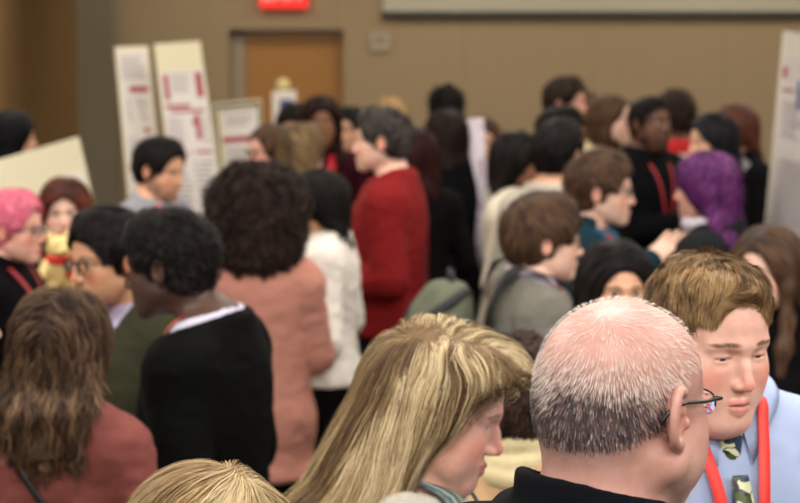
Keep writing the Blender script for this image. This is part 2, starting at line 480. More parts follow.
PROF = {
 'm': dict(z=[.78, .86, .94, 1.04, 1.14, 1.26, 1.36, 1.42, 1.475, 1.52], w=[.14, .168, .172, .156, .155, .172, .176, .158, .105, .058], d=[.085, .110, .118, .110, .110, .120, .114, .096, .072, .052], cy=[0, -.006, -.010, 0, .004, .002, -.004, -.012, -.020, -.028]),
 'f': dict(z=[.78, .86, .94, 1.04, 1.14, 1.26, 1.36, 1.42, 1.475, 1.52], w=[.135, .168, .174, .142, .130, .146, .152, .138, .090, .048], d=[.085, .112, .116, .096, .090, .104, .104, .088, .064, .044], cy=[0, -.008, -.014, 0, .004, .004, -.002, -.010, -.020, -.028])}
ARMS = {
 'rest': ((.235, -.02, 1.13), (.235, .06, .89)),
 'bent': ((.240, -.04, 1.13), (.150, .20, 1.10)),
 'fold': ((.240, .02, 1.12), (-.02, .20, 1.14)),
 'up':   ((.225, .06, 1.16), (.120, .26, 1.30)),
 'wide': ((.290, -.02, 1.15), (.285, .18, 1.10)),
 'point': ((.235, .08, 1.17), (.190, .33, 1.20)),
}
def torso(B, sex, k, g, z0=None, t=0.0, kk=.03):
    p = PROF[sex]; z = np.array(p['z']) * k; w = np.array(p['w']) * g + t; d = np.array(p['d']) * g + t; cy = np.array(p['cy'])
    B.loft(z, w, d, cy, k=kk, cap=.02, p=2.2)
    sw = .162 if sex == 'm' else .142
    for s in (-1, 1):
        B.ell((s * sw * g, -.012, 1.402 * k), (.055 + t, .058 + t, .056 + t), k=.035)
        B.cone((s * .02, -.03, 1.495 * k), (s * (sw - .03) * g, -.018, 1.43 * k), .046 + t, .036 + t, k=.04)
        if sex == 'f': B.ell((s * .070 * g, .085 * g, 1.25 * k), (.056 + t, .052 + t, .058 + t), k=.03)
def arm(B, sex, k, g, s, el, wr, t=0.0, frac=1.0, cuff=0.0):
    sw = .168 if sex == 'm' else .148
    f = 1.0 if sex == 'm' else .84
    sh = np.array((s * sw * g, -.012, 1.402 * k)); el = np.array(el); wr = np.array(wr)
    B.cone(sh, el, .048 * f * (.5 + g / 2) + t, .039 * f + t, k=.03)
    if frac < 1: wr = el + (wr - el) * frac
    B.cone(el, wr, .038 * f + t, .027 * f + t + cuff, k=.015)
def resolve_arms(spec, k, g):
    out = []
    for s, a in zip((1, -1), spec):
        e, w = ARMS[a] if isinstance(a, str) else a
        out.append((np.array((s * e[0] * (.6 + .4 * g), e[1], e[2] * k)), np.array((s * w[0], w[1], w[2] * k))))
    return out
# ------------------------------------------------------------------ hair
def hair_volume(style, t, o):
    H = Field()
    if style == 'afro':
        r = o.get('r', .15)
        H.ell((0, -.03, .045), (r, r * .98, r * .88), k=.03)
        for i in range(26):
            a = i * 2.4; z = -.75 + 1.7 * i / 26; q = sqrt(max(0, 1 - min(1, z * z)))
            H.ell((r * .72 * q * cos(a), -.03 + r * .72 * q * sin(a), .045 + r * .66 * z), (r * .36,) * 3, k=.02)
        if o.get('drop'):
            H.ell((0, -.07, -.06), (r * .95, r * .7, o['drop']), k=.05)
        H.ell((0, .17, -.045), (.085, .125, .11), 's', k=.02)
        return H
    H.ell((0, -.015, .035), (.076 + t, .099 + t, .085 + t), k=.02)
    H.ell((0, -.052, -.015), (.060 + t * .8, .052 + t * .9, .060), k=.03)
    fh = o.get('line', 0.0)
    if style in ('short', 'curly'):
        H.ell((0, -.045, -.045), (.058 + t * .4, .052 + t * .4, .05), k=.02)
        H.ell((0, .040, .085), (.055 + t * .3, .045, .030 + t), k=.025)
    face = lambda: H.ell((0, .130, -.032 + fh), (.120, .094, .108), 's', k=.010)
    if style in ('short', 'curly'):
        face()
        for s in (-1, 1):
            H.ell((s * .098, -.006, -.022), (.036, .026, .046), 's', k=.008)
            H.ell((s * .090, .050, -.050), (.040, .046, .060), 's', k=.010)
        H.half((0, .35, -1), (0, -.07, o.get('nape', -.075)), k=.02)
    elif style in ('long', 'bob'):
        L = o.get('L', .30) if style == 'long' else o.get('L', .14)
        v = o.get('v', 1.0); bk = o.get('back', 1.0)
        zs = [-L, -L * .82, -L * .6, -L * .4, -L * .2, 0, .05]
        cy = [-.115 * bk, -.115 * bk, -.105 * bk, -.085, -.058, -.03, -.02]
        if style == 'bob': cy = [-.040, -.042, -.042, -.038, -.034, -.03, -.02]
        w = [.034 * v, .070 * v, .090 * v, .094 * v, .088 + .5 * t, .080 + t, .070 + t]
        d = [.010, .022, .038, .046, .058 + .5 * t, .070 + t, .07 + t]
        if style == 'bob': w = [.075 * v, .088 * v, .095 * v, .095 * v, .09 * v, .080 + t, .07 + t]; d = [.055, .068, .076, .08, .082, .08, .07]
        H.loft(zs, w, d, cy, k=.03, cap=.03, smooth=2)
        for s, fr in zip((1, -1), o.get('front', (0, 0))):
            if fr:
                H.path([(s * (.068 + t * .6), .030, .04), (s * (.080 + t * .5), .030, -.04), (s * .088, .028, -.13), (s * .094, .058, -.15 - fr * .4), (s * .088, .082, -.14 - fr)], [.012, .014, .017, .019, .008], k=.03)
        H.ell((0, .122, -.048 + fh), (.088, .100, .116), 's', k=.014)
        for s in (-1, 1):
            if not o.get('front', (0, 0))[0 if s == 1 else 1]: H.ell((s * .075, .085, -.06), (.045, .062, .075), 's', k=.012)
        # keep neck and shoulders free in front
        H.ell((0, .06, -.21), (.055, .09, .10), 's', k=.02)
    elif style == 'bun':
        face()
        H.ell((0, -.10, .075), (.042, .040, .040) if not o.get('r') else (o['r'],) * 3, k=.012)
        for s in (-1, 1):
            H.ell((s * .098, -.006, -.022), (.036, .024, .044), 's', k=.008)
        H.half((0, .35, -1), (0, -.07, -.075), k=.02)
    elif style == 'hood':
        H.ell((0, -.03, .02), (.092, .11, .118), k=.03)
        H.loft([-.3, -.2, -.1, 0], [.16, .14, .11, .10], [.11, .11, .10, .1], [-.06, -.05, -.04, -.03], k=.03)
        H.ell((0, .16, -.04), (.075, .13, .115), 's', k=.02)
    for e in o.get('extra', []):
        H.ell(e[0], e[1], k=e[2] if len(e) > 2 else .03)
    for e in o.get('cut', []):
        H.ell(e[0], e[1], 's', k=.015)
    return H
def flow_short(P, o):
    c = np.array(o.get('crown', (0.01, -.055, .12)), f4)
    v = P - c; v[:, 2] *= .6
    f = np.zeros_like(P); top = np.clip((P[:, 2] - .06) / .05, 0, 1)
    f[:, 0] = top * o.get('sweep', .0); f[:, 1] = top * o.get('fwd', .6)
    v = v / (np.linalg.norm(v, axis=1, keepdims=True) + 1e-6) + f
    v[:, 2] -= .5 * (1 - top)
    return v
def flow_long(P, o):
    px = o.get('part', 0.0); top = np.clip((P[:, 2] - .02) / .09, 0, 1)
    v = np.zeros_like(P)
    v[:, 0] = np.sign(P[:, 0] - px) * (.25 + 1.1 * top) * np.clip(abs(P[:, 0] - px) / .006, 0, 1) * np.where(P[:, 2] > -.04, 1, .12)
    v[:, 1] = -.55 * top * np.where(P[:, 1] > .02, .8, .9) + o.get('fy', 0) * top
    v[:, 2] = -1.0 + .5 * top
    return v
def strands(H, P0, flow, o, L, seg, w0, depth, wave, cols, seed=0, lift=0.0, nz=.35, grey=None):
    rs = np.random.RandomState(seed)
    n = len(P0); P = P0.astype(f4).copy(); ds = (L * rs.uniform(.6, 1.1, n) / seg).astype(f4)[:, None]
    pts, nor = [], []
    base = (vnoise(P, .011, seed) * depth + rs.uniform(-1, .6, n) * depth * .5).astype(f4)
    for i in range(seg + 1):
        N = H.grad(P)
        d = H.at(P)
        u = i / seg
        tgt = base + lift * u * u + (.0015 if o.get('tight') else .002)
        if i in (0,): tgt = tgt - depth * .6
        on = 1.0 if o.get('free') is None else np.clip((P[:, 2] - o['free']) / .02, 0, 1)
        P = P - N * ((d - tgt) * on)[:, None] * .9
        pts.append(P.copy()); nor.append(N)
        v = flow(P, o)
        v = v / (np.linalg.norm(v, axis=1, keepdims=True) + 1e-6)
        q = P * .8 + rs.uniform(-.002, .002, P.shape) * .3
        v = v + nz * np.stack([vnoise(q, .035, seed + 3), vnoise(q, .035, seed + 4), vnoise(q, .035, seed + 5)], 1)
        v = v - N * ((v * N).sum(1) * on)[:, None]
        v = v / (np.linalg.norm(v, axis=1, keepdims=True) + 1e-6)
        P = (P + v * ds).astype(f4)
    A = np.stack(pts, 1); Nn = np.stack(nor, 1)
    T = np.gradient(A, axis=1); T /= np.linalg.norm(T, axis=2, keepdims=True) + 1e-9
    S = np.cross(T, Nn); S /= np.linalg.norm(S, axis=2, keepdims=True) + 1e-9
    if wave:
        amp, fr = wave
        ph = (vnoise(P0, .018, seed + 9) * 5 + vnoise(P0, .05, seed + 8) * 4)[:, None] + rs.uniform(-.5, .5, n)[:, None]
        u = np.arange(seg + 1)[None, :] * ds * fr
        en = np.clip(np.arange(seg + 1) / seg * 2.5, 0, 1)[None, :]
        A = A + (S * np.sin(u + ph)[:, :, None] + Nn * (np.cos(u + ph) * .5)[:, :, None]) * amp * en[:, :, None]
    u = np.linspace(0, 1, seg + 1)
    wd = w0 * (np.clip(u * 5, .5, 1) * np.clip((1 - u) * 3.0, .12, 1))[None, :, None] * rs.uniform(.6, 1.3, n)[:, None, None]
    V = np.stack([A - S * wd, A + Nn * wd * .3, A + S * wd], 2)          # n, seg+1, 3, 3
    V = V.reshape(-1, 3)
    i0 = (np.arange(n)[:, None] * (seg + 1) + np.arange(seg)[None, :]).ravel() * 3
    Q = np.concatenate([np.stack([i0, i0 + 1, i0 + 4, i0 + 3], 1), np.stack([i0 + 1, i0 + 2, i0 + 5, i0 + 4], 1)])
    C = strand_cols(P0, rs, cols, n, seed, o)
    C = np.repeat(C, (seg + 1) * 3, axis=0).reshape(n, seg + 1, 3, 4)
    if o.get('tips'):
        tc = np.array(lin(o['tips'])); C = C * (1 - u[None, :, None, None] ** 2 * .8) + tc * (u[None, :, None, None] ** 2 * .8)
    return V, Q, C.reshape(-1, 4)
def strand_cols(P0, rs, cols, n, seed, o):
    if o.get('streak'):
        c = np.array(o['streak'], f4); d = (P0 - c)[:, :2]; ph = np.arctan2(d[:, 0], d[:, 1]); q = np.stack([ph, np.zeros(n), np.zeros(n)], 1)
        f = np.clip(.5 + vnoise(q, .16, seed + 21) * .55 + vnoise(q, .05, seed + 23) * .35 + vnoise(P0, .06, seed + 22) * .2 + rs.uniform(-.28, .28, n), 0, 1)
    else: f = np.clip(.5 + vnoise(P0, .016, seed + 21) * .55 + vnoise(P0, .05, seed + 22) * .3 + rs.uniform(-.3, .3, n), 0, 1)
    cl = [np.array(lin(c)) for c in cols]
    x = f * (len(cl) - 1); i = np.minimum(x.astype(int), len(cl) - 2); r = (x - i)[:, None]
    A = np.array(cl); C = A[i] * (1 - r) + A[i + 1] * r
    if o.get('zone'): C = o['zone'](P0, C, rs)
    return C
def hair(parent, style, cols, o, lod, R, t, hs, seed, name='hair'):
    th = o.get('t', .016)
    H = hair_volume(style, th, o)
    if o.get('field'): H = o['field'](H)
    res = o.get('res', {0: .0035, 1: .006, 2: .008}[lod])
    lo = np.array((-.22, -.26, -.5 if style in ('long', 'hood') else -.22)); hi = np.array((.22, .2, .26))
    V, Q = H.auto(lo if 'lo' not in o else o['lo'], hi, res)
    rs = np.random.RandomState(seed)
    if style in ('long', 'bob') and 'free' not in o: o['free'] = -.80 * o.get('L', .30 if style == 'long' else .14)
    A = V[Q]; ar = np.linalg.norm(np.cross(A[:, 2] - A[:, 0], A[:, 3] - A[:, 1]), axis=1)
    cent = A.mean(1)
    if o.get('rootmask'): ar = ar * o['rootmask'](cent)
    n = o.get('n', {0: 9000, 1: 2600, 2: 1100}[lod])
    L = o.get('sl', {'short': .035, 'curly': .02, 'afro': .03, 'bun': .08, 'bob': .09, 'long': .13, 'hood': .2}[style])
    seg = o.get('seg', {0: 12, 1: 8, 2: 6}[lod])
    w0 = o.get('w', {0: .0009, 1: .0020, 2: .0034}[lod])
    depth = o.get('depth', {'short': .004, 'curly': .006, 'afro': .010, 'bun': .003, 'bob': .005, 'long': .006, 'hood': .001}[style])
    wave = o.get('wave', {'curly': (.005, 300), 'afro': (.007, 260)}.get(style))
    flow = o.get('flow') or (flow_long if style in ('long', 'bob') else flow_short)
    if style == 'afro': flow = lambda P, o_: (P - np.array((0, -.03, .3), f4)) * 1.0 + vnoise(P, .02, 7)[:, None] * .12
    dark = np.array(lin(cols[0])); 
    if o.get('base'): dark = np.array(lin(o['base']))
    bumpN = H.grad(V)
    V = V - bumpN * (depth * .5)
    out, C = ([], []) if o.get('nobase') else ([(V, Q)], [np.tile(dark, (len(V), 1))])
    if style != 'hood':
        f = rs.choice(len(Q), n, p=ar / ar.sum()); u = rs.rand(n, 1); v = rs.rand(n, 1)
        P0 = A[f, 0] * (1 - u) * (1 - v) + A[f, 1] * u * (1 - v) + A[f, 2] * u * v + A[f, 3] * (1 - u) * v
        sv, sq, scol = strands(H, P0.astype(f4), flow, o, L, seg, w0, depth, wave, cols, seed, o.get('lift', .003 if style != 'afro' else .012), o.get('nz', .35))
        out.append((sv, sq)); C.append(scol)
    V, Q = join(*out)
    V = (V * hs) @ R.T + t
    return mk(name, V, Q, hair_mat(o.get('rough', .55), o.get('spec', .10 if max(cols[0]) < 35 else .2)), parent, {'hc': ('FLOAT_COLOR', np.concatenate(C))})
# ------------------------------------------------------------------ things worn
def ribbon(G, pts, w, off, th=.0012, n=40, wdir=None):
    """a flat strap laid on the surface of field G along points"""
    P = np.array(pts, float); d = np.r_[0, np.cumsum(np.linalg.norm(np.diff(P, axis=0), axis=1))]; s = np.linspace(0, d[-1], n)
    P = np.stack([np.interp(s, d, P[:, i]) for i in range(3)], 1)
    for _ in range(2):
        E = np.concatenate([P[:1], P, P[-1:]]); P = (E[:-2] + E[1:-1] * 2 + E[2:]) / 4
    P = P.astype(f4)
    for _ in range(6):
        N = G.grad(P, .004); P = P - N * (G.at(P) - off)[:, None] * .8
    for _ in range(2):
        E = np.concatenate([P[:1], P, P[-1:]]); P = (E[:-2] + E[1:-1] * 2 + E[2:]) / 4
    N = G.grad(P, .006); T = np.gradient(P, axis=0); T /= np.linalg.norm(T, axis=1, keepdims=True) + 1e-9
    S = np.cross(T, N) if wdir is None else np.tile(np.array(wdir, float), (n, 1))
    S /= np.linalg.norm(S, axis=1, keepdims=True) + 1e-9
    w = np.broadcast_to(np.array(w, float), (2,)) if np.ndim(w) == 0 else np.array(w, float)
    ww = np.interp(np.linspace(0, 1, n), np.linspace(0, 1, len(w)), w)[:, None] / 2
    V = np.stack([P - S * ww, P + S * ww, P + S * ww + N * th, P - S * ww + N * th], 1).reshape(-1, 3)
    Q = [(i * 4 + a, i * 4 + (a + 1) % 4, i * 4 + 4 + (a + 1) % 4, i * 4 + 4 + a) for i in range(n - 1) for a in range(4)]
    Q += [(0, 3, 2, 1), (n * 4 - 4, n * 4 - 3, n * 4 - 2, n * 4 - 1)]
    return V, np.array(Q), P, N
def head_tf(b, p, R, t, hs): return (np.array(p, float) * hs) @ R.T + t
def glasses(parent, R, t, hs, frame=(40, 35, 35), metal=0.0, th=.0011, rw=.024, rh=.017, half=False, arm_=None):
    gm = plain('glasses_frame', frame, .3, metal)
    pts = []
    parts = []
    for s in (-1, 1):
        ring = [(s * .033 + rw * np.sign(cos(a)) * abs(cos(a)) ** .7, .103 - abs(s * .033 + rw * cos(a)) * .10, -.004 + rh * np.sign(sin(a)) * abs(sin(a)) ** .7) for a in np.linspace(0 if not half else -.05, (2 if not half else 1.03) * pi, 28)]
        parts.append(tube(head_tf(0, ring, R, t, hs), th * hs, 6))
        ar = [(s * a, b_, c) for a, b_, c in arm_] if arm_ else [(s * (.033 + rw), .097, .004), (s * .066, .090, .005), (s * .078, .04, .005), (s * .0825, .0, .004), (s * .084, -.018, -.010), (s * .083, -.026, -.022)]
        parts.append(tube(head_tf(0, ar, R, t, hs), th * (1.7 if arm_ else 1.15) * hs, 6))
    parts.append(tube(head_tf(0, [(-.010, .1005, 0), (-.004, .108, .003), (.004, .108, .003), (.010, .1005, 0)], R, t, hs), th * hs, 6))
    V, Q = join(*parts)
    g = mk('glasses', V, Q, gm, parent)
    for s in (-1, 1):
        an = np.linspace(0, 2 * pi, 25)[:-1]
        ring = [(s * .033 + rw * .98 * np.sign(cos(a)) * abs(cos(a)) ** .7, .1028 - abs(s * .033 + rw * cos(a)) * .10, -.004 + rh * .98 * np.sign(sin(a)) * abs(sin(a)) ** .7) for a in an]
        ring = np.array(ring); c = ring.mean(0) + (0, .001, 0)
        V = np.concatenate([ring, ring + (0, .0012, 0), [c, c + (0, .0012, 0)]]); m = len(an)
        Q = [(i, (i + 1) % m, m + (i + 1) % m, m + i) for i in range(m)]
        for i in range(0, m, 2):
            Q.append((2 * m, (i + 2) % m, (i + 1) % m, i)); Q.append((2 * m + 1, m + i, m + (i + 1) % m, m + (i + 2) % m))
        mk('lens', head_tf(0, V, R, t, hs), Q, lens_mat(), g)
    return g
def lens_mat():
    if 'lens' in _mats: return _mats['lens']
    N = NT('lens_glass'); N.b.inputs['Transmission Weight'].default_value = 1.0; N.b.inputs['Roughness'].default_value = 0.02
    N.b.inputs['IOR'].default_value = 1.08; N.b.inputs['Base Color'].default_value = (.97, .98, .98, 1)
    _mats['lens'] = N.m; return N.m
def eye_mat(iris):
    key = ('eye', iris)
    if key in _mats: return _mats[key]
    N = NT('eye'); tc = N.n('ShaderNodeTexCoord').outputs['Object']
    s = N.t.nodes.new('ShaderNodeSeparateXYZ'); N.put(s.inputs[0], tc)
    r = N.math('SQRT', N.math('ADD', N.math('POWER', s.outputs[0], 2.0), N.math('POWER', s.outputs[2], 2.0)))
    c = N.mix(N.ramp(r, .0052, .0059), lin(iris), lin((222, 212, 205)))
    c = N.mix(N.ramp(r, .0020, .0026), (0.004, 0.004, 0.004, 1), c)
    N.put(N.b.inputs['Base Color'], c); N.b.inputs['Roughness'].default_value = .12
    _mats[key] = N.m; return N.m
def add_eyes(parent, R, t, hs, iris, pitch=0, yaw=0):
    n, m = 16, 12
    V = [(0, .0122, 0)] + [(.0122 * sin(i * pi / m) * cos(j * 2 * pi / n), .0122 * cos(i * pi / m), .0122 * sin(i * pi / m) * sin(j * 2 * pi / n)) for i in range(1, m) for j in range(n)] + [(0, -.0122, 0)]
    Q = [(1 + i * n + j, 1 + i * n + (j + 1) % n, 1 + (i + 1) * n + (j + 1) % n, 1 + (i + 1) * n + j) for i in range(m - 2) for j in range(n)]
    for j in range(0, n, 2):
        Q.append((0, 1 + (j + 2) % n, 1 + (j + 1) % n, 1 + j)); k = 1 + (m - 2) * n
        Q.append((k + n, k + j, k + (j + 1) % n, k + (j + 2) % n))
    me = None
    for s in (-1, 1):
        if me is None:
            o = mk('eye', np.array(V), Q, eye_mat(iris), parent); me = o.data
        else:
            o = bpy.data.objects.new('eye', me); sc.collection.objects.link(o); o.parent = parent
        M = Matrix(R.tolist()).to_4x4(); M.translation = Vector(head_tf(0, (s * .031, .0708, -.0005), R, t, hs))
        o.matrix_local = M @ Matrix.Rotation(radians(yaw), 4, 'Z') @ Matrix.Rotation(radians(pitch), 4, 'X') @ Matrix.Scale(hs, 4)
# ------------------------------------------------------------------ person
SKIN = {'fair': (232, 190, 168), 'pink': (226, 172, 152), 'tan': (214, 165, 132), 'olive': (196, 148, 114), 'brown': (140, 95, 68), 'dark': (98, 64, 46), 'deep': (72, 47, 36)}
_shoe = {}
def shoe_me(k, col):
    key = (round(k, 1), col)
    if key not in _shoe:
        B = Field(); B.path([(0, -.075, .045), (0, .03, .045), (0, .14, .036)], [.042, .042, .036], k=.03)
        B.cone((0, -.055, .06), (0, -.05, .10), .045, .047, k=.03)
        B.half((0, 0, -1), (0, 0, .003), k=.004)
        V, Q = B.auto((-.08, -.15, -.02), (.08, .21, .18), .01)
        o = mk('shoe', V * (1, 1, 1), Q, plain('shoe_leather', col, .45)); _shoe[key] = o.data
        bpy.data.objects.remove(o)
    return _shoe[key]
PEOPLE = {}
def person(key, label, px, top, D, yaw, skin='fair', sex='m', hy=0, pitch=0, roll=0, face=None, sk=None, style='short', cols=((30, 24, 20), (52, 42, 34)), ho=None,
           tops=None, bottom=('trousers', (30, 30, 36)), arms=('rest', 'rest'), hands=('relaxed', 'relaxed'), g=1.0, lod=2, hs=None, fwd=.03, iris=(60, 40, 28), eyes=None, seed=None, group=None, shoes=(28, 24, 22), ht=None, side=0.0, drop=0.0):
    face = dict(face or {}); ho = dict(ho or {}); sk = dict(sk or {})
    seed = seed if seed is not None else len(PEOPLE) * 7 + 3
    hs = hs or (1.0 if sex == 'm' else .955)
    th = ho.get('t', .016) if style not in ('none', 'afro') else (ho.get('r', .15) * .88 - .07 if style == 'afro' else 0.0)
    T = at(px, top, D)
    h = ht or (T.z - th * hs)
    k = (h + drop) / 1.75
    th_z = radians(yaw + 180)
    # head frame inside the body frame
    Rh = np.array(Matrix.Rotation(radians(hy), 3, 'Z') @ Matrix.Rotation(radians(pitch), 3, 'X') @ Matrix.Rotation(radians(roll), 3, 'Y'))
    hc = np.array((side, fwd, h - .118 * hs))
    c, s_ = cos(th_z), sin(th_z)
    loc = (T.x - (c * side - s_ * fwd), T.y - (s_ * side + c * fwd), 0)
    # body
    B = Field(); B.frame(Rh, hc, hs); head_prims(B, face, lod); B.frame()
    nk = (.054 if sex == 'm' else .044) * (.6 + .4 * g) * face.get('neck', 1.0)
    nb = np.array((0, -.028, 1.485 * k)); nt = Rh @ np.array((0, -.028, -.055)) * hs + hc
    B.cone(nt, nb, nk * .98, nk * 1.08, k=.03)
    if lod == 0: # windpipe, neck muscles
        B.cone(Rh @ np.array((0, .02, -.10)) * hs + hc, nb + (0, .03, 0), .022, .024, k=.03)
        for s in (-1, 1): B.cone(Rh @ np.array((s * .055, -.02, -.05)) * hs + hc, (s * .02, .035, 1.45 * k), .014, .012, k=.02)
    torso(B, sex, k, g)
    AR = resolve_arms(arms, k, g)
    for s, (e, w) in zip((1, -1), AR): arm(B, sex, k, g, s, e, w)
    for s in (-1, 1):
        B.cone((s * .085, -.005, .86 * k), (s * .095, .01, .49 * k), .086 * g, .056, k=.03)
        B.cone((s * .095, .01, .49 * k), (s * .10, -.02, .09), .055, .036, k=.02)
        B.cone((s * .10, -.03, .05), (s * .11, .12, .035), .036, .028, k=.02)
    fine = {0: .0019, 1: .0042, 2: .006}[lod]; co = {0: .016, 1: .018, 2: .022}[lod]
    rr = .12
    V, Q = B.mesh(axis(-.42, .42, hc[0] - .10, hc[0] + .10, fine, co), axis(-.36, .5, hc[1] - rr, hc[1] + .13, fine, co), axis(-.02, h + .03, hc[2] - .15, h + .02, fine, co))
    parts = [(V, Q)]; hp = ((V - hc) @ Rh) / hs
    for i, (s, (e, w)) in enumerate(zip((1, -1), AR)):
        if hands[i] is None: continue
        hv, hq = hand_mesh(hands[i])
        d = (w - e) / np.linalg.norm(w - e)
        inward = np.array((-s * .9, .2, -.35)) if abs(d[2]) > .6 else np.array((-s * .55, -.1, -.8))
        zax = -(inward - d * inward.dot(d)); zax /= np.linalg.norm(zax); xax = np.cross(d, zax)
        M = np.stack([xax, d, zax], 1)
        v = hv.copy() * (.95 if sex == 'm' else .86)
        thumb = (np.cross(d, zax))[2] if abs(d[2]) < .6 else (np.cross(d, zax))[1]
        if thumb < 0: v = v * (-1, 1, 1); hq = hq[:, ::-1]
        v = v @ M.T + w + d * .012
        parts.append((v, hq)); hp = np.concatenate([hp, np.full((len(v), 3), 9.0)])
    V, Q = join(*parts)
    if lod == 0:
        pass
    body = mk('person', V, Q, skin_mat(SKIN[skin] if isinstance(skin, str) else skin, eyes=(eyes is None), iris=iris, **sk), None, {'hp': ('FLOAT_VECTOR', hp)})
    body.location = loc; body.rotation_euler = (0, 0, th_z)
    tag(body, label, 'person', group)
    info = dict(o=body, k=k, h=h, R=Rh, t=hc, hs=hs, loc=loc, rz=th_z, arms=AR, g=g, sex=sex, B=B, fields=[], nk=nk)
    PEOPLE[key] = info
    if eyes is not None: add_eyes(body, Rh, hc, hs, iris, *eyes)
    # clothes
    for ti, tp in enumerate(tops or [dict(name='sweater', col=(60, 60, 66))]):
        info['fields'].append(clothe(body, info, tp, AR, sex, k, g, lod, ti, seed))
    if bottom:
        kind, bc = bottom[:2]
        P = Field(); t = .012
        if kind == 'trousers':
            pr = PROF[sex]; z = np.array([.76, .82, .90, .97, 1.03]) * k; w = np.interp(z / k, pr['z'], pr['w']) * g + t; d = np.interp(z / k, pr['z'], pr['d']) * g + t
            P.loft(z, w, d, np.interp(z / k, pr['z'], pr['cy']), k=.03, p=2.2)
            for s in (-1, 1):
                P.cone((s * .085, -.005, .86 * k), (s * .098, .01, .49 * k), .092 * g, .070, k=.03)
                P.cone((s * .098, .01, .49 * k), (s * .10, -.02, .05), .069, .060, k=.02)
            P.half((0, 0, -1), (0, 0, .035))
            lo, hi = (-.26, -.25, .0), (.26, .25, 1.08 * k)
        V, Q = P.auto(lo, hi, .016)
        V = V + P.grad(V) * (vnoise(V * (1, 1, .45), .06, seed) * .006)[:, None]
        mk('trousers', V, Q, fabric('trouser_cloth', bc), body)
        info['fields'].append(P)
    me = shoe_me(1, shoes)
    for s in (-1, 1):
        o = bpy.data.objects.new('shoe', me); sc.collection.objects.link(o); o.parent = body; o.location = (s * .105, -.005, 0); o.rotation_euler = (0, 0, -s * .1)
    if style != 'none':
        info['hair'] = hair(body, style, cols, ho, lod, Rh, hc, hs, seed, ho.get('name', 'hair'))
    return info
def clothe(body, info, tp, AR, sex, k, g, lod, ti, seed):
    t = tp.get('t', .012 + .012 * ti); hem = tp.get('hem', .90) * k; gg = g * tp.get('g', 1.0)
    G = Field()
    p = PROF[sex]; z = np.array(p['z']) * k; w = np.array(p['w']) * gg + t; d = np.array(p['d']) * gg + t; cy = np.array(p['cy'])
    if tp.get('loose'):   # hangs straight from the chest
        i = 5; w[:i] = np.maximum(w[:i], w[i] * tp['loose']); d[:i] = np.maximum(d[:i], d[i] * tp['loose'])
    if hem < z[0]:
        fl = tp.get('flare', 1.15)
        z = np.concatenate([[hem - .02, (hem + z[0]) / 2], z]); w = np.concatenate([[w[1] * fl, w[1] * (1 + fl) / 2], w]); d = np.concatenate([[d[1] * fl * 1.1, d[1] * (1 + fl) / 2], d]); cy = np.concatenate([[-.01, -.005], cy])
    G.loft(z, w, d, cy, k=.03, cap=.015, p=2.25)
    sw = .162 if sex == 'm' else .142; pad = tp.get('pad', 0)
    for s in (-1, 1):
        G.ell((s * sw * g, -.012, 1.402 * k + pad * .3), (.055 + t + pad, .058 + t, .056 + t), k=.035)
        G.cone((s * .02, -.03, 1.492 * k), (s * (sw - .03) * g, -.018, 1.43 * k + pad), .046 + t * .6, .036 + t, k=.04)
        if sex == 'f' and not tp.get('flat'): G.ell((s * .070 * g, .085 * g, 1.25 * k), (.056 + t, .052 + t, .058 + t), k=.03)
    if tp.get('sleeve', 1.0) > 0:
        for s, (e, w_) in zip((1, -1), AR): arm(G, sex, k, g, s, e, w_, t + tp.get('sl_t', .004), tp.get('sleeve', 1.0), tp.get('cuff', 0))
    G.half((0, 0, -1), (0, 0, hem), k=.008)
    nk = info['nk']; nb = np.array((0, -.028, 1.485 * k)); up = np.array((0, -.02, 1.62 * k))
    col = tp.get('collar')   # height of a standing band round the neck
    nh = tp.get('neck', .010)
    if col:
        G.cone(nb + (0, .004, -.02), nb + (0, .010, col), nk + .016 + tp.get('ct', 0), nk + .014 + tp.get('ct', 0), k=.018)
        G.half((0, .35, 1), nb + (0, 0, col), k=.006)
        G.cone(nb + (0, .006, .004), nb + (0, .016, .30), nk + .006, nk + .010, 's', k=.005)
    else:
        G.cone(nb + (0, .008, .018 - tp.get('scoop', 0)), nb + (0, .03, .30), nk + nh + tp.get('scoop', 0) * .5, nk + .05, 's', k=.006)
    if tp.get('open'):
        z0, sl = tp['open']; z0 *= k
        G.fun(lambda x, y, z: np.maximum(np.abs(x) - np.maximum((z - z0) * sl, -.02), .02 - y), (0, .1, 1.2), .6)
    if tp.get('fn'): tp['fn'](G, info)
    res = tp.get('res', {0: .008, 1: .010, 2: .014}[lod])
    V, Q = G.auto((-.42, -.32, max(0, hem - .05)), (.42, .46, 1.50 * k + (col or 0) + .12), res)
    N = G.grad(V)
    f = vnoise(V * (1.1, 1.1, .6), .075, seed) * .6 + vnoise(V * (1, 1, 1.8), .035, seed + 1) * .35 + vnoise(V, .018, seed + 2) * .15
    V = V + N * (f * tp.get('fold', .007))[:, None]
    if tp.get('mat'): m = tp['mat']
    else: m = fabric(tp['name'] + '_cloth', tp['col'], tp.get('rough', .85), tp.get('var', .12), tp.get('weave', 600), tp.get('bump', .25))
    o = mk(tp['name'], V, Q, m, body)
    info.setdefault('cloth', []).append(o)
    if tp.get('label'): o['label'] = tp['label']
    return G
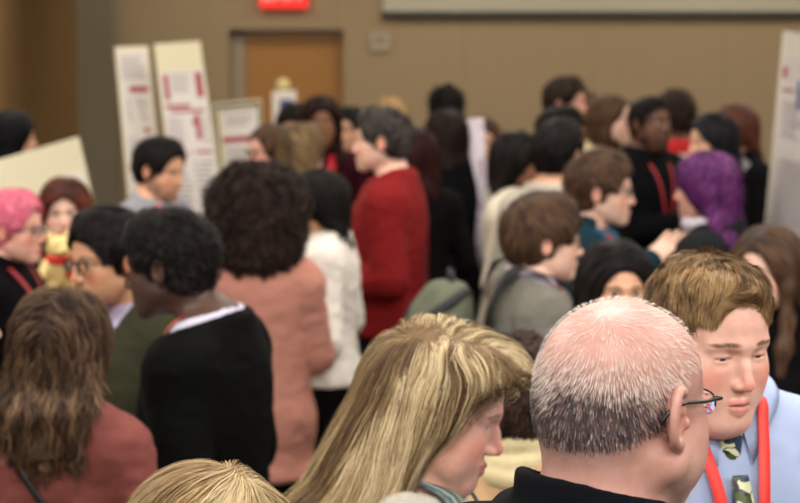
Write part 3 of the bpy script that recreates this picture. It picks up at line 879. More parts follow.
def lanyard(info, G, col=(200, 40, 45), drop=.36, badge=True, w=.018, off=.006, spread=.055):
    k = info['k']; nb = np.array((0, -.028, 1.485 * k)); z1 = nb[2]
    m = plain('lanyard_ribbon', col, .55)
    pts = [(0, .16, z1 - drop), (-.012, .15, z1 - drop + .10), (-spread * .8, .11, z1 - .10), (-spread - .012, .02, z1 - .01), (-.055, -.06, z1 + .018), (0, -.095, z1 + .02),
           (.055, -.06, z1 + .018), (spread + .012, .02, z1 - .01), (spread * .8, .11, z1 - .10), (.012, .15, z1 - drop + .10), (0, .16, z1 - drop)]
    V, Q, P, N = ribbon(G, pts, w, off, n=70)
    o = mk('lanyard', V, Q, m, info['o'])
    if badge:
        c = P[0] + N[0] * .012 - np.array((0, 0, .055))
        V, Q = boxes([(-.045, .045, -.001, .001, -.055, .055)]); mk('name_badge', V + c, Q, plain('badge_card', (225, 222, 215), .4), o, smooth=False)
    return o
# ------------------------------------------------------------------ the hall
WALL_Y = 17.0
def struct(name, V, Q, m, smooth=False, parent=None):
    o = mk(name, V, Q, m, parent, smooth=smooth)
    if parent is None: o['kind'] = 'structure'
    return o
def wall_mat(name, col, panel=1.22, seam=0.35, bump=.2):
    N = NT(name); tc = N.n('ShaderNodeTexCoord').outputs['Object']
    s = N.t.nodes.new('ShaderNodeSeparateXYZ'); N.put(s.inputs[0], tc)
    c = lin(col); d = tuple(v * .90 for v in c[:3]) + (1,)
    col_ = N.mix(N.noise(tc, 9, 5, .6), d, c)
    if panel:
        f = N.math('ABSOLUTE', N.math('SUBTRACT', N.math('FRACT', N.math('DIVIDE', s.outputs[0], panel)), .5))
        col_ = N.mix(N.math('MULTIPLY', N.math('LESS_THAN', f, .004), seam), col_, tuple(v * .35 for v in c[:3]) + (1,))
    N.put(N.b.inputs['Base Color'], col_); N.b.inputs['Roughness'].default_value = .85
    N.bump(N.noise(tc, 260, 3), bump, .002)
    return N.m
m_wall = wall_mat('tan_wall_fabric', (158, 139, 110))
m_left = wall_mat('gold_partition_fabric', (128, 100, 62), panel=0)
m_col = wall_mat('grey_olive_paint', (112, 104, 86), panel=0)
m_trim = plain('dark_base_trim', (60, 50, 42), .6)
# floor: patterned hotel carpet
N = NT('carpet'); tc = N.n('ShaderNodeTexCoord').outputs['Object']
vo = N.t.nodes.new('ShaderNodeTexVoronoi'); vo.inputs['Scale'].default_value = 7.0; N.put(vo.inputs['Vector'], tc)
c1 = N.mix(N.ramp(vo.outputs['Distance'], .18, .32), lin((150, 132, 104)), lin((92, 84, 74)))
c1 = N.mix(N.ramp(N.noise(tc, 30, 3), .4, .65), c1, lin((70, 60, 52)))
N.put(N.b.inputs['Base Color'], c1); N.b.inputs['Roughness'].default_value = .95; N.bump(N.noise(tc, 500, 2), .5, .004)
struct('floor', *boxes([(-9, 9.5, -5, WALL_Y + 1.2, -.1, 0)]), N.m)
struct('ceiling', *boxes([(-9, 9.5, -5, WALL_Y + 1.2, CEIL, CEIL + .1)]), plain('ceiling_tile', (226, 220, 208), .9, bump=.3, scale=20))
# back wall with the opening of the door
dx0, dx1, dtop = (230 - 400) / 105.4, (344 - 400) / 105.4, 2.07
ix0 = (243 - 400) / 105.4
struct('wall_back', *boxes([(-2.9, dx0, WALL_Y, WALL_Y + .35, 0, CEIL), (dx1, 9.5, WALL_Y, WALL_Y + .35, 0, CEIL), (dx0, dx1, WALL_Y, WALL_Y + .35, dtop, CEIL)]), m_wall)
# left: partition wall running towards the camera, a square column in front of the corner
def slab(p, q, z0, z1, th):
    p, q = np.array(p, float), np.array(q, float); d = (q - p) / np.linalg.norm(q - p); n = np.array((-d[1], d[0])) * th
    c = [p, q, q + n, p + n]; V = [(a[0], a[1], z) for z in (z0, z1) for a in c]
    return np.array(V), np.array([(0, 1, 2, 3)[::-1], (4, 5, 6, 7), (0, 1, 5, 4), (1, 2, 6, 5), (2, 3, 7, 6), (3, 0, 4, 7)])
struct('wall_left', *slab((-2.87, WALL_Y + .3), (-9, -1.0), 0, CEIL, -.2), m_left)
struct('wall_left.001', *boxes([(-9.2, -9, -5, -.9, 0, CEIL)]), m_left)
struct('wall_right', *boxes([(9.3, 9.5, -5, WALL_Y, 0, CEIL)]), m_wall)
struct('wall_rear', *boxes([(-9, 9.5, -5.2, -5, 0, CEIL)]), m_wall)
cx0, cx1 = at(78, 100, 15.6).x, at(114, 100, 15.6).x
struct('column_left', *boxes([(cx0, cx1, 15.6, 15.95, 0, CEIL)]), m_col)
struct('baseboard_back', *boxes([(-2.85, dx0 - .02, WALL_Y - .02, WALL_Y, 0, .12), (dx1 + .02, 9.2, WALL_Y - .02, WALL_Y, 0, .12)]), m_trim)
# door leaf set back in its recess, steel frame
m_oak = NT('oak_veneer'); _tc = m_oak.n('ShaderNodeTexCoord').outputs['Object']
_mp = m_oak.n('ShaderNodeMapping'); m_oak.put(_mp.inputs[0], _tc); _mp.inputs['Scale'].default_value = (18, 18, 1.2)
m_oak.put(m_oak.b.inputs['Base Color'], m_oak.mix(m_oak.noise(_mp.outputs[0], 3, 4, .6), lin((152, 104, 44)), lin((172, 122, 60)))); m_oak.b.inputs['Roughness'].default_value = .45; m_oak = m_oak.m
m_frame = plain('door_frame_paint', (150, 136, 116), .5)
struct('door_1', *boxes([(ix0 + .02, dx1 - .01, WALL_Y + .16, WALL_Y + .21, .01, dtop - .05)]), m_oak)
d1 = bpy.data.objects['door_1']
struct('door_frame', *boxes([(dx0, ix0 + .02, WALL_Y + .12, WALL_Y + .25, 0, dtop), (dx1 - .012, dx1, WALL_Y + .12, WALL_Y + .25, 0, dtop), (dx0, dx1, WALL_Y + .12, WALL_Y + .25, dtop - .045, dtop)]), m_frame, parent=d1)
V, Q = tube([(ix0 + .12, WALL_Y + .16, .98), (ix0 + .12, WALL_Y + .10, .98), (ix0 + .24, WALL_Y + .10, .98)], .011, 8)
struct('door_handle', V, Q, plain('satin_steel', (170, 168, 160), .3, 1.0), parent=d1, smooth=True)
struct('wall_back.001', *boxes([(dx0 - .1, dx1 + .1, WALL_Y + .35, WALL_Y + .4, 0, dtop + .1)]), m_wall)
# projection screen
sx0 = (383 - 400) / 105.4
scr = mk('projection_screen', *boxes([(sx0, 5.2, WALL_Y - .05, WALL_Y - .035, at(400, 11.5, WALL_Y).z, 3.4)]), plain('screen_white', (180, 176, 160), .7), smooth=False)
tag(scr, 'wide white projection screen high on the tan back wall', 'projection screen')
mk('bottom_bar', *boxes([(sx0 - .01, 5.21, WALL_Y - .07, WALL_Y - .002, at(400, 17.5, WALL_Y).z, at(400, 11.5, WALL_Y).z)]), plain('screen_bar', (38, 34, 32), .5), scr, smooth=False)
# exit sign
def text_mesh(s, size, ext=.003, name='lettering', spacing=1.0):
    cu = bpy.data.curves.new(name, 'FONT'); cu.body = s; cu.size = size; cu.extrude = ext; cu.align_x = 'CENTER'; cu.align_y = 'CENTER'; cu.space_character = spacing
    o = bpy.data.objects.new(name, cu); sc.collection.objects.link(o)
    bpy.context.view_layer.update()
    me = bpy.data.meshes.new_from_object(o.evaluated_get(bpy.context.evaluated_depsgraph_get()))
    bpy.data.objects.remove(o); n = bpy.data.objects.new(name, me); sc.collection.objects.link(n); me.name = name
    me.materials.clear()
    return n
ex0, ex1, ez0 = (262 - 400) / 105.4, (309 - 400) / 105.4, at(285, 8, WALL_Y).z
def emit(name, col, st):
    N = NT(name); N.b.inputs['Base Color'].default_value = lin(col); N.b.inputs['Emission Color'].default_value = lin(col); N.b.inputs['Emission Strength'].default_value = st
    return N.m
ex = mk('exit_sign', *boxes([(ex0, ex1, WALL_Y - .09, WALL_Y + .0, ez0, ez0 + .24)]), emit('exit_red_glow', (255, 40, 40), .5), smooth=False)
tag(ex, 'glowing red exit sign on the wall above the wooden door', 'exit sign')
t_ = text_mesh('EXIT', .2, .002); t_.data.materials.append(emit('exit_letters', (255, 170, 150), .6)); t_.parent = ex
t_.location = ((ex0 + ex1) / 2, WALL_Y - .093, ez0 + .125); t_.rotation_euler = (pi / 2, 0, 0)
# thermostat right of the door
p = at(380, 42, WALL_Y)
th_ = mk('thermostat', *boxes([(p.x - .09, p.x + .09, WALL_Y - .03, WALL_Y, p.z - .08, p.z + .08)]), plain('thermostat_plastic', (172, 158, 136), .5), smooth=False)
tag(th_, 'small beige thermostat box on the back wall between door and screen', 'thermostat')
mk('dial', *boxes([(p.x - .05, p.x + .05, WALL_Y - .036, WALL_Y - .03, p.z - .01, p.z + .05)]), plain('dial_plastic', (140, 128, 112), .4), th_, smooth=False)
# ceiling panels that hold the lamps
m_lamp = emit('lamp_diffuser', (255, 246, 228), 2.0); m_lf = plain('lamp_frame', (215, 212, 205), .5)
for y in ROWS:
    for x in COLS:
        f = mk('ceiling_light', *boxes([(x - .62, x + .62, y - .33, y - .28, CEIL - .035, CEIL), (x - .62, x + .62, y + .28, y + .33, CEIL - .035, CEIL), (x - .62, x - .57, y - .28, y + .28, CEIL - .035, CEIL), (x + .57, x + .62, y - .28, y + .28, CEIL - .035, CEIL)]), m_lf, smooth=False)
        tag(f, 'rectangular white ceiling light recessed in the ceiling of the hall', 'ceiling light', 'ceiling lights over the hall')
        mk('diffuser', *boxes([(x - .57, x + .57, y - .28, y + .28, CEIL - .02, CEIL - .005)]), m_lamp, f, smooth=False)
# ------------------------------------------------------------------ poster boards
m_pale = plain('pale_poster_paper', (206, 200, 196), .6); m_ghost = plain('faint_poster_print', (186, 178, 184), .6)
m_card = plain('cream_foam_board', (236, 228, 196), .7); m_paper = plain('poster_paper', (236, 230, 226), .6)
m_red = plain('poster_red_ink', (176, 60, 78), .6); m_grey = plain('poster_grey_text', (176, 168, 172), .6); m_blk = plain('poster_dark_ink', (58, 54, 56), .6); m_blue = plain('poster_blue_ink', (78, 96, 150), .6)
def board(name, label, cat, corners, items, D0, mat=None, th=.012, legs=True, frame=None):
    """corners: pixel outline (tl, tr, br, bl) on an upright plane; D0: distance of left and right edges. items: (u0,v0,u1,v1,material) in 0..1 from top left"""
    mat = mat or m_card
    P = [np.array(at(x, y, D)) for (x, y), D in zip(corners, (D0[0], D0[1], D0[1], D0[0]))]
    n = np.cross(P[1] - P[0], P[3] - P[0]); n /= np.linalg.norm(n)
    if n[1] < 0: n = -n
    V = np.array(P + [q + n * th for q in P]); Q = [(0, 3, 2, 1), (4, 5, 6, 7), (0, 1, 5, 4), (1, 2, 6, 5), (2, 3, 7, 6), (3, 0, 4, 7)]
    b = mk(name, V, Q, mat, smooth=False); tag(b, label, cat)
    def uv(u, v, e): return (P[0] * (1 - u) + P[1] * u) * (1 - v) + (P[3] * (1 - u) + P[2] * u) * v - n * e
    by = {}
    for j, it in enumerate(items):
        gt = it[4] in (m_grey, m_ghost)
        by.setdefault((str(it[6]) if len(it) > 6 else j, it[5] if len(it) > 5 else 'text_lines' if gt else 'heading'), []).append(it)
    for i, ((mn, nm), its) in enumerate(by.items()):
        out = []
        lvl = .002 if nm == 'poster_sheet' else .0035
        for u0, v0, u1, v1 in [q[:4] for q in its]:
            a = [uv(u0, v0, 0), uv(u1, v0, 0), uv(u1, v1, 0), uv(u0, v1, 0)]; c = [uv(u0, v0, lvl), uv(u1, v0, lvl), uv(u1, v1, lvl), uv(u0, v1, lvl)]
            out.append((np.array(c + a), np.array([(0, 3, 2, 1), (4, 5, 6, 7), (0, 1, 5, 4), (1, 2, 6, 5), (2, 3, 7, 6), (3, 0, 4, 7)])))
        mk(nm, *join(*out), its[0][4], b, smooth=False)
    if legs:
        e = []
        for u in (.15, .85):
            q = uv(u, .9, -.02); e.append(tube([q, (q[0], q[1] + .25, .008)], .012, 8))
        q = uv(.5, .5, -.03); e.append(tube([q, (q[0], q[1] + .9, .008)], .012, 8))
        q0, q1 = uv(-.02, .92, -.012), uv(1.02, .92, -.012); e.append(tube([q0, q1], .012, 8))
        for q in e: mk('easel_leg', *q, plain('easel_steel', (90, 84, 76), .4, .6), b)
    return b
def lines(u0, v0, u1, v1, n, m, seed=0, cut=.35):
    rs = np.random.RandomState(seed); out = []
    for i in range(n):
        a = v0 + (v1 - v0) * i / n
        out.append((u0, a, u1 - (u1 - u0) * rs.rand() * cut, a + (v1 - v0) / n * .42, m, 'text_lines', seed))
    return out
def sheet(u0, v0, u1, v1): return (u0, v0, u1, v1, m_paper, 'poster_sheet')
board('poster_board', 'narrow tall cream poster board with red headings, leftmost of the upright pair', 'poster board',
      ((115, 47), (148, 46), (166, 215), (130, 215)), [sheet(.04, .02, .97, .98)] + lines(.12, .06, .85, .20, 6, m_grey, 1) + [(.30, .235, .86, .27, m_red)] + lines(.2, .31, .85, .45, 6, m_grey, 2) + [(.42, .48, .80, .51, m_red)] + lines(.15, .54, .85, .68, 6, m_grey, 3) + [(.1, .70, .35, .73, m_red), (.5, .80, .85, .83, m_red)] + lines(.15, .86, .85, .96, 4, m_grey, 4), (10.9, 11.0))
board('poster_board', 'wide tall poster board with bare cream top and red section headings beside the narrow board', 'poster board',
      ((154, 44), (200, 41), (226, 225), (176, 225)), [sheet(.03, .15, .98, .98)] + [(.10, .17, .20, .31, m_red), (.78, .165, .92, .30, m_red)] + lines(.26, .17, .72, .28, 5, m_grey, 5) + [(.08, .335, .60, .355, m_red), (.18, .365, .90, .38, m_red)] + lines(.08, .41, .48, .56, 7, m_grey, 6) + [(.66, .39, .76, .53, m_red), (.60, .42, .66, .45, m_red)] + lines(.8, .41, .95, .56, 7, m_grey, 7) + [(.06, .60, .40, .615, m_red), (.45, .59, .93, .605, m_red)] + lines(.08, .65, .45, .93, 10, m_grey, 8) + lines(.52, .65, .93, .93, 10, m_grey, 9), (10.8, 10.9))
board('poster_board', 'small cream poster board with dark border and red band in front of the door', 'poster board',
      ((213, 104), (261, 99), (266, 205), (222, 207)), [(.03, .02, .97, .05, m_blk), (.03, .02, .07, .97, m_blk), (.93, .02, .97, .97, m_blk), sheet(.16, .07, .90, .96)] + [(.16, .07, .90, .09, m_grey)] + lines(.24, .13, .82, .24, 4, m_grey, 11) + [(.14, .33, .90, .385, m_red)] + lines(.2, .44, .85, .9, 12, m_grey, 12), (11.6, 11.7))
board('tri_fold_board', 'large blank cream display board leaning on an easel at the left edge', 'display board',
      ((-60, 177), (79, 137), (108, 262), (-40, 300)), [(.42, .25, .97, .95, plain('white_flyer', (242, 236, 226), .6), 'poster_sheet')] + lines(.5, .75, .9, .93, 5, m_grey, 13), (7.6, 8.6))
m_pale = plain('pale_poster_paper', (206, 200, 196), .6); m_ghost = plain('faint_poster_print', (186, 178, 184), .6)
board('poster_board', 'tall white poster board with faint red and blue print at the right edge', 'poster board',
      ((783, 31), (842, 40), (838, 250), (764, 232)), [(.06, .12, .97, .98, m_pale, 'poster_sheet')] + [(.08, .17, .13, .22, m_red), (.10, .275, .26, .285, m_red), (.34, .23, .38, .36, m_blue)] + lines(.12, .33, .40, .52, 7, m_ghost, 14) + lines(.50, .20, .90, .50, 10, m_ghost, 15) + lines(.12, .62, .9, .95, 12, m_ghost, 16), (8.3, 7.6), mat=plain('pale_board', (212, 206, 192), .7))
# small blue and white sign beside the door
sg = board('stand_sign', 'small white stand sign with a blue picture in front of the wooden door', 'sign',
      ((272, 91), (296, 90), (298, 135), (273, 135)), [(.3, .2, .85, .62, m_blue)], (14.0, 14.0), mat=m_paper)
q = at(283, 84, 14.0); B_ = Field(); B_.ell((q.x, 14.02, q.z - .01), (.055, .03, .055), k=.02)
mk('topper', *B_.auto((q.x - .1, 13.9, q.z - .1), (q.x + .1, 14.1, q.z + .1), .012), plain('topper_cream', (226, 208, 150), .7), sg)
# ------------------------------------------------------------------ the people, nearest first
BLK = ((12, 10, 10), (34, 28, 26)); DKB = ((30, 22, 18), (64, 46, 36)); BRN = ((48, 33, 24), (98, 70, 48)); MBR = ((66, 46, 32), (128, 96, 66))
T_ = lambda name, col, **k: dict(name=name, col=col, **k)
SD = lambda S: F_PX / S
def stub_field(fc):
    def f(H):
        B = Field(); head_prims(B, fc, 1); return B
    return f
def scalp_mask(c):
    x, y, z = abs(c[:, 0]), c[:, 1], c[:, 2]
    sc_ = ((x < .040) | (z > -.034)) & (z > -.075 + .25 * np.maximum(y + .03, 0)) & (y < .012) & (x < .081) | (z > .045) & (y < .045) & (x < .081)
    thin = 1 - .90 * np.clip((z - .02) / .05, 0, 1)
    side = 1 - .35 * np.clip((y + .03) / .03, 0, 1)
    beard = (y > .042) & (z < -.04 - .9 * np.maximum(y - .045, 0)) & (x > .012) & (x < .070)
    return np.where(sc_ & ((y < -.015) | (z > .03)), np.maximum(thin * side, .16), np.where(beard, .16, 0))
def stub_zone(P, C, rs):
    z = P[:, 2] + .018 * vnoise(P, .03, 5); y = P[:, 1]
    band = np.clip((.040 - z) / .035, 0, 1) * np.clip((.008 - y) / .045, 0, 1)
    pick = (rs.rand(len(P)) < band * .9)[:, None]
    l = np.array(lin((206, 190, 180))); d = np.array(lin((46, 43, 47)))
    return np.where(pick, d * (1 + rs.rand(len(P), 1) * .8), l)
if W('A'):
    fcA = dict(w=1.07, fat=.010, ear=1.0, jaw=1.2, neck=1.15)
    i = person('A', 'balding man with cropped grey hair and glasses in a black jacket, seen from behind', 624, 297, 2.02, 134, (188, 144, 131), 'm', lod=0, pitch=-3, style='short', face=fcA, g=1.12, hs=1.02,
        sk=dict(sss=.10, blush=.5, crop=(112, 98, 96), brow=(150, 140, 130), beard=(215, 205, 195), beard_w=.3, scalp=(182, 140, 130), rough=.42), eyes=(0, 0), iris=(70, 90, 110),
        ho=dict(t=.001, n=13000, sl=.009, seg=3, w=.00019, depth=.0004, lift=.0035, field=stub_field(fcA), zone=stub_zone, nobase=True, nz=.5, res=.003, name='cropped_hair', rootmask=scalp_mask, tight=1, rough=.6),
        tops=[T_('shirt', (32, 34, 42), t=.014, neck=.006), T_('jacket', (27, 28, 34), t=.030, collar=.070, ct=.010, res=.006, fold=.005)], bottom=('trousers', (40, 42, 52)))
    glasses(i['o'], i['R'], i['t'], i['hs'], (20, 17, 19), th=.0013, rh=.015, half=True, arm_=[(.057, .099, .004), (.070, .090, .006), (.084, .04, .009), (.0875, .0, .012), (.0880, -.025, .008), (.0875, -.042, -.006)])
if W('B'):
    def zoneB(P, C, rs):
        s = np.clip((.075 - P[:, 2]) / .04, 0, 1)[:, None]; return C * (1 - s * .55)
    def flowB(P, o):
        c = np.array((-.02, -.06, .11), f4); v = P - c; v /= np.linalg.norm(v, axis=1, keepdims=True) + 1e-6
        top = np.clip((P[:, 2] - .055) / .04, 0, 1)
        v[:, 0] += top * .55; v[:, 1] += top * .5; v[:, 2] -= .9 * (1 - top); return v
    i = person('B', 'young man with short light brown hair, pale blue shirt, patterned tie and red lanyard', 711, 256, 2.66, 16, (230, 182, 164), 'm', hy=9, pitch=-8, drop=.055, side=.020, fwd=.05, lod=0, style='short', cols=((70, 50, 32), (112, 84, 54), (150, 118, 78), (176, 144, 100)),
        face=dict(w=.99, fat=.003, jaw=1.05, eye=.44, mouth=.55, nose=1.0), sk=dict(sss=.10, blush=.75, lips=(205, 128, 118), brow=(88, 60, 40), brow_w=1.0, rough=.42, lash=-.001), eyes=(-22, 0), iris=(70, 84, 92),
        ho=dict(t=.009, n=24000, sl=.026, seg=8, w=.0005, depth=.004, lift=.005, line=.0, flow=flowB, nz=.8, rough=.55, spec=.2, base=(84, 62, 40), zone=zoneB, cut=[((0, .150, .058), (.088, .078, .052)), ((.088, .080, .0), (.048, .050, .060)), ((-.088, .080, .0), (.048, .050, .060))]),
        tops=[T_('shirt', (158, 172, 204), t=.016, neck=.004, res=.006, fold=.003, bump=.12, var=.05)], bottom=('trousers', (44, 46, 60)), arms=('rest', 'bent'))
    G = i['fields'][0]; k = i['k']; z1 = 1.485 * k; nk = i['nk']
    # turned-down collar: a band round the neck folding out to two points
    def collar(o, col, nk, z1, drop=.062, rise=.035, mat=None):
        V, Q, n, m = [], [], 41, 5
        for a in range(n):
            u = a / (n - 1); an = radians(-90 + 14 + u * (360 - 28)) # from front right round the back to front left
            front = abs(u - .5) * 2
            c = np.array((0, -.028 + .012, z1)); dr = np.array((cos(an), sin(an) * -1 if False else sin(an), 0))
            dr = np.array((sin(radians(14 + u * 332)), cos(radians(14 + u * 332)), 0))
            top = c + dr * (nk + .010) * (1, 1.06, 1) + np.array((0, 0, rise - .030 * front ** 3))
            ln = drop * (.62 + .75 * front ** 6)
            for b in range(m):
                v = b / (m - 1)
                p = top + dr * (.006 * sin(v * pi / 2) + .024 * v + front ** 6 * .020 * v) + np.array((0, 0, -ln * v + .004 * sin(v * pi)))
                V.append(p)
        V = np.array(V); N = len(V)
        C = np.array((0, -.016, 0)); inn = V - C; inn[:, 2] = 0; inn /= np.linalg.norm(inn, axis=1, keepdims=True)
        for _ in range(4):
            dd = G.at(V); V = V + G.grad(V.astype(f4), .004) * np.clip(.0065 - dd, 0, .02)[:, None]
        W2 = V - inn * 1.0 * .0022 - np.array((0, 0, .001)); VV = np.concatenate([V, W2])
        for a in range(n - 1):
            for b in range(m - 1):
                q = (a * m + b, a * m + b + 1, (a + 1) * m + b + 1, (a + 1) * m + b); Q.append(q[::-1]); Q.append(tuple(N + x for x in q))
            for b in (0, m - 1): q = (a * m + b, (a + 1) * m + b, N + (a + 1) * m + b, N + a * m + b); Q.append(q)
        for a in (0, n - 1):
            for b in range(m - 1): Q.append((a * m + b, a * m + b + 1, N + a * m + b + 1, N + a * m + b))
        return mk('shirt_collar', VV, Q, mat, o)
    collar(i['o'], None, nk, z1, mat=fabric('shirt_cloth', (158, 172, 204), .85, .05, 600, .12))
    # patterned tie
    N = NT('patterned_tie_silk'); tc = N.n('ShaderNodeTexCoord').outputs['Object']
    vo = N.t.nodes.new('ShaderNodeTexVoronoi'); vo.inputs['Scale'].default_value = 26; wv = N.n('ShaderNodeTexNoise'); wv.inputs['Scale'].default_value = 14
    N.put(wv.inputs['Vector'], tc); N.put(vo.inputs['Vector'], N.mix(.25, tc, wv.outputs['Color']))
    sp = N.t.nodes.new('ShaderNodeSeparateColor'); N.put(sp.inputs[0], vo.outputs['Color'])
    c = N.mix(N.math('GREATER_THAN', sp.outputs[0], .6), lin((66, 78, 34)), lin((38, 58, 84)))
    c = N.mix(N.math('GREATER_THAN', sp.outputs[1], .84), c, lin((206, 208, 170)))
    ve = N.t.nodes.new('ShaderNodeTexVoronoi'); ve.feature = 'DISTANCE_TO_EDGE'; ve.inputs['Scale'].default_value = 26; N.put(ve.inputs['Vector'], N.mix(.25, tc, wv.outputs['Color']))
    c = N.mix(N.math('LESS_THAN', ve.outputs['Distance'], .045), c, lin((24, 28, 34))); N.put(N.b.inputs['Base Color'], c); N.b.inputs['Roughness'].default_value = .38
    zt = z1 - .012; q_ = np.array([[0, .2, zt - .03]], f4)
    for _ in range(12): q_ = q_ - G.grad(q_, .004) * G.at(q_)[:, None] * (0, 1, 0)
    ky = float(q_[0, 1]) + .006; K = Field()
    K.loft([zt - .085, zt - .03, zt, zt + .012], [.013, .018, .021, .017], [.009, .012, .014, .010], [ky, ky - .001, ky - .006, ky - .010], k=.01, cap=.006)
    V1, Q1 = K.auto((-.05, ky - .05, zt - .10), (.05, ky + .04, zt + .03), .0035)
    pts = [(0, .20, z1 - .04 - j * .05) for j in range(10)]
    V2, Q2, _, _ = ribbon(G, pts, [.024, .036, .048, .058, .068, .078], .013, th=.004, n=46)
    mk('tie', *join((V1, Q1), (V2, Q2)), N.m, i['o'])
    m = plain('lanyard_ribbon', (226, 52, 42), .5)
    def strap(pts, **kw):
        return ribbon(G, pts, .019, .015, n=80, **kw)
    V, Q, P, Nn = strap([(.010, .20, z1 - .36), (.020, .18, z1 - .24), (.040, .14, z1 - .09), (.062, .06, z1 + .005), (.070, -.05, z1 + .035), (0, -.105, z1 + .045), (-.070, -.05, z1 + .035), (-.062, .06, z1 + .005), (-.040, .14, z1 - .09), (-.020, .18, z1 - .24), (-.010, .20, z1 - .36)])
    ly = mk('lanyard', V, Q, m, i['o']); i['lany'] = (P, Nn)
    bs = P[0] + Nn[0] * .01; V, Q = boxes([(-.045, .045, -.001, .001, -.13, -.01)]); mk('name_badge', V + bs, Q, plain('badge_card', (225, 222, 215), .4), i['o'], smooth=False)
    V, Q = boxes([(-.006, .006, -.003, .003, -.012, .002)]); 
    # white lettering printed along the strap on his right breast
    for sgn, rng in ((1, (6, 7)),):
        idx = 11; pc = P[idx]; nn = Nn[idx]; t = P[idx - 4] - P[idx + 4]; t /= np.linalg.norm(t); nn = nn - t * nn.dot(t); nn /= np.linalg.norm(nn)
        o = text_mesh('AAURC', .0165, .0002, 'lanyard_lettering', 1.05); o.data.materials.append(plain('white_print', (244, 236, 232), .5)); o.parent = ly
        y = np.cross(nn, t); M = Matrix((list(t) + [0], list(y) + [0], list(nn) + [0], [0, 0, 0, 1])).transposed(); M.translation = Vector(pc + nn * .0016); o.matrix_local = M
if W('C'):
    def fieldC(H):
        H = Field(); H.ell((0, -.015, .035), (.092, .115, .104), k=.02); H.ell((0, -.05, -.03), (.09, .085, .09), k=.04)
        H.loft([-.17, -.12, -.05, .02, .05], [.085, .10, .108, .108, .10], [.07, .085, .10, .11, .11], [-.05, -.05, -.045, -.04, -.03], k=.03, cap=.03)
        H.path([(-.07, .055, .07), (0, .085, .085), (.07, .055, .07)], [.018, .022, .018], k=.03)
        H.ell((0, .155, -.065), (.085, .115, .125), 's', k=.015); H.ell((0, .05, -.21), (.06, .09, .10), 's', k=.02); return H
    def flowC(P, o):
        c = np.array((.03, .05, .135), f4); v = P - c; v /= np.linalg.norm(v, axis=1, keepdims=True) + 1e-6
        top = np.clip((P[:, 2] - .02) / .08, 0, 1); v[:, 1] += .35 * top; v[:, 2] -= 1.2 * (1 - top); return v
    person('C', 'person with short blond hair at the bottom edge, only the crown in view', 203, 461, 2.12, 160, 'fair', 'f', lod=0, style='bob', cols=((92, 72, 46), (140, 112, 74), (176, 150, 106), (200, 180, 140)), 
        ho=dict(streak=(.03, .05, 0), t=.026, n=26000, sl=.12, seg=14, w=.00048, depth=.007, field=fieldC, free=-.3, flow=flowC, nz=.35, wave=(.002, 60), base=(150, 118, 76), lift=.006), tops=[T_('sweater', (120, 110, 104), collar=.04)], sk=dict(sss=.05))
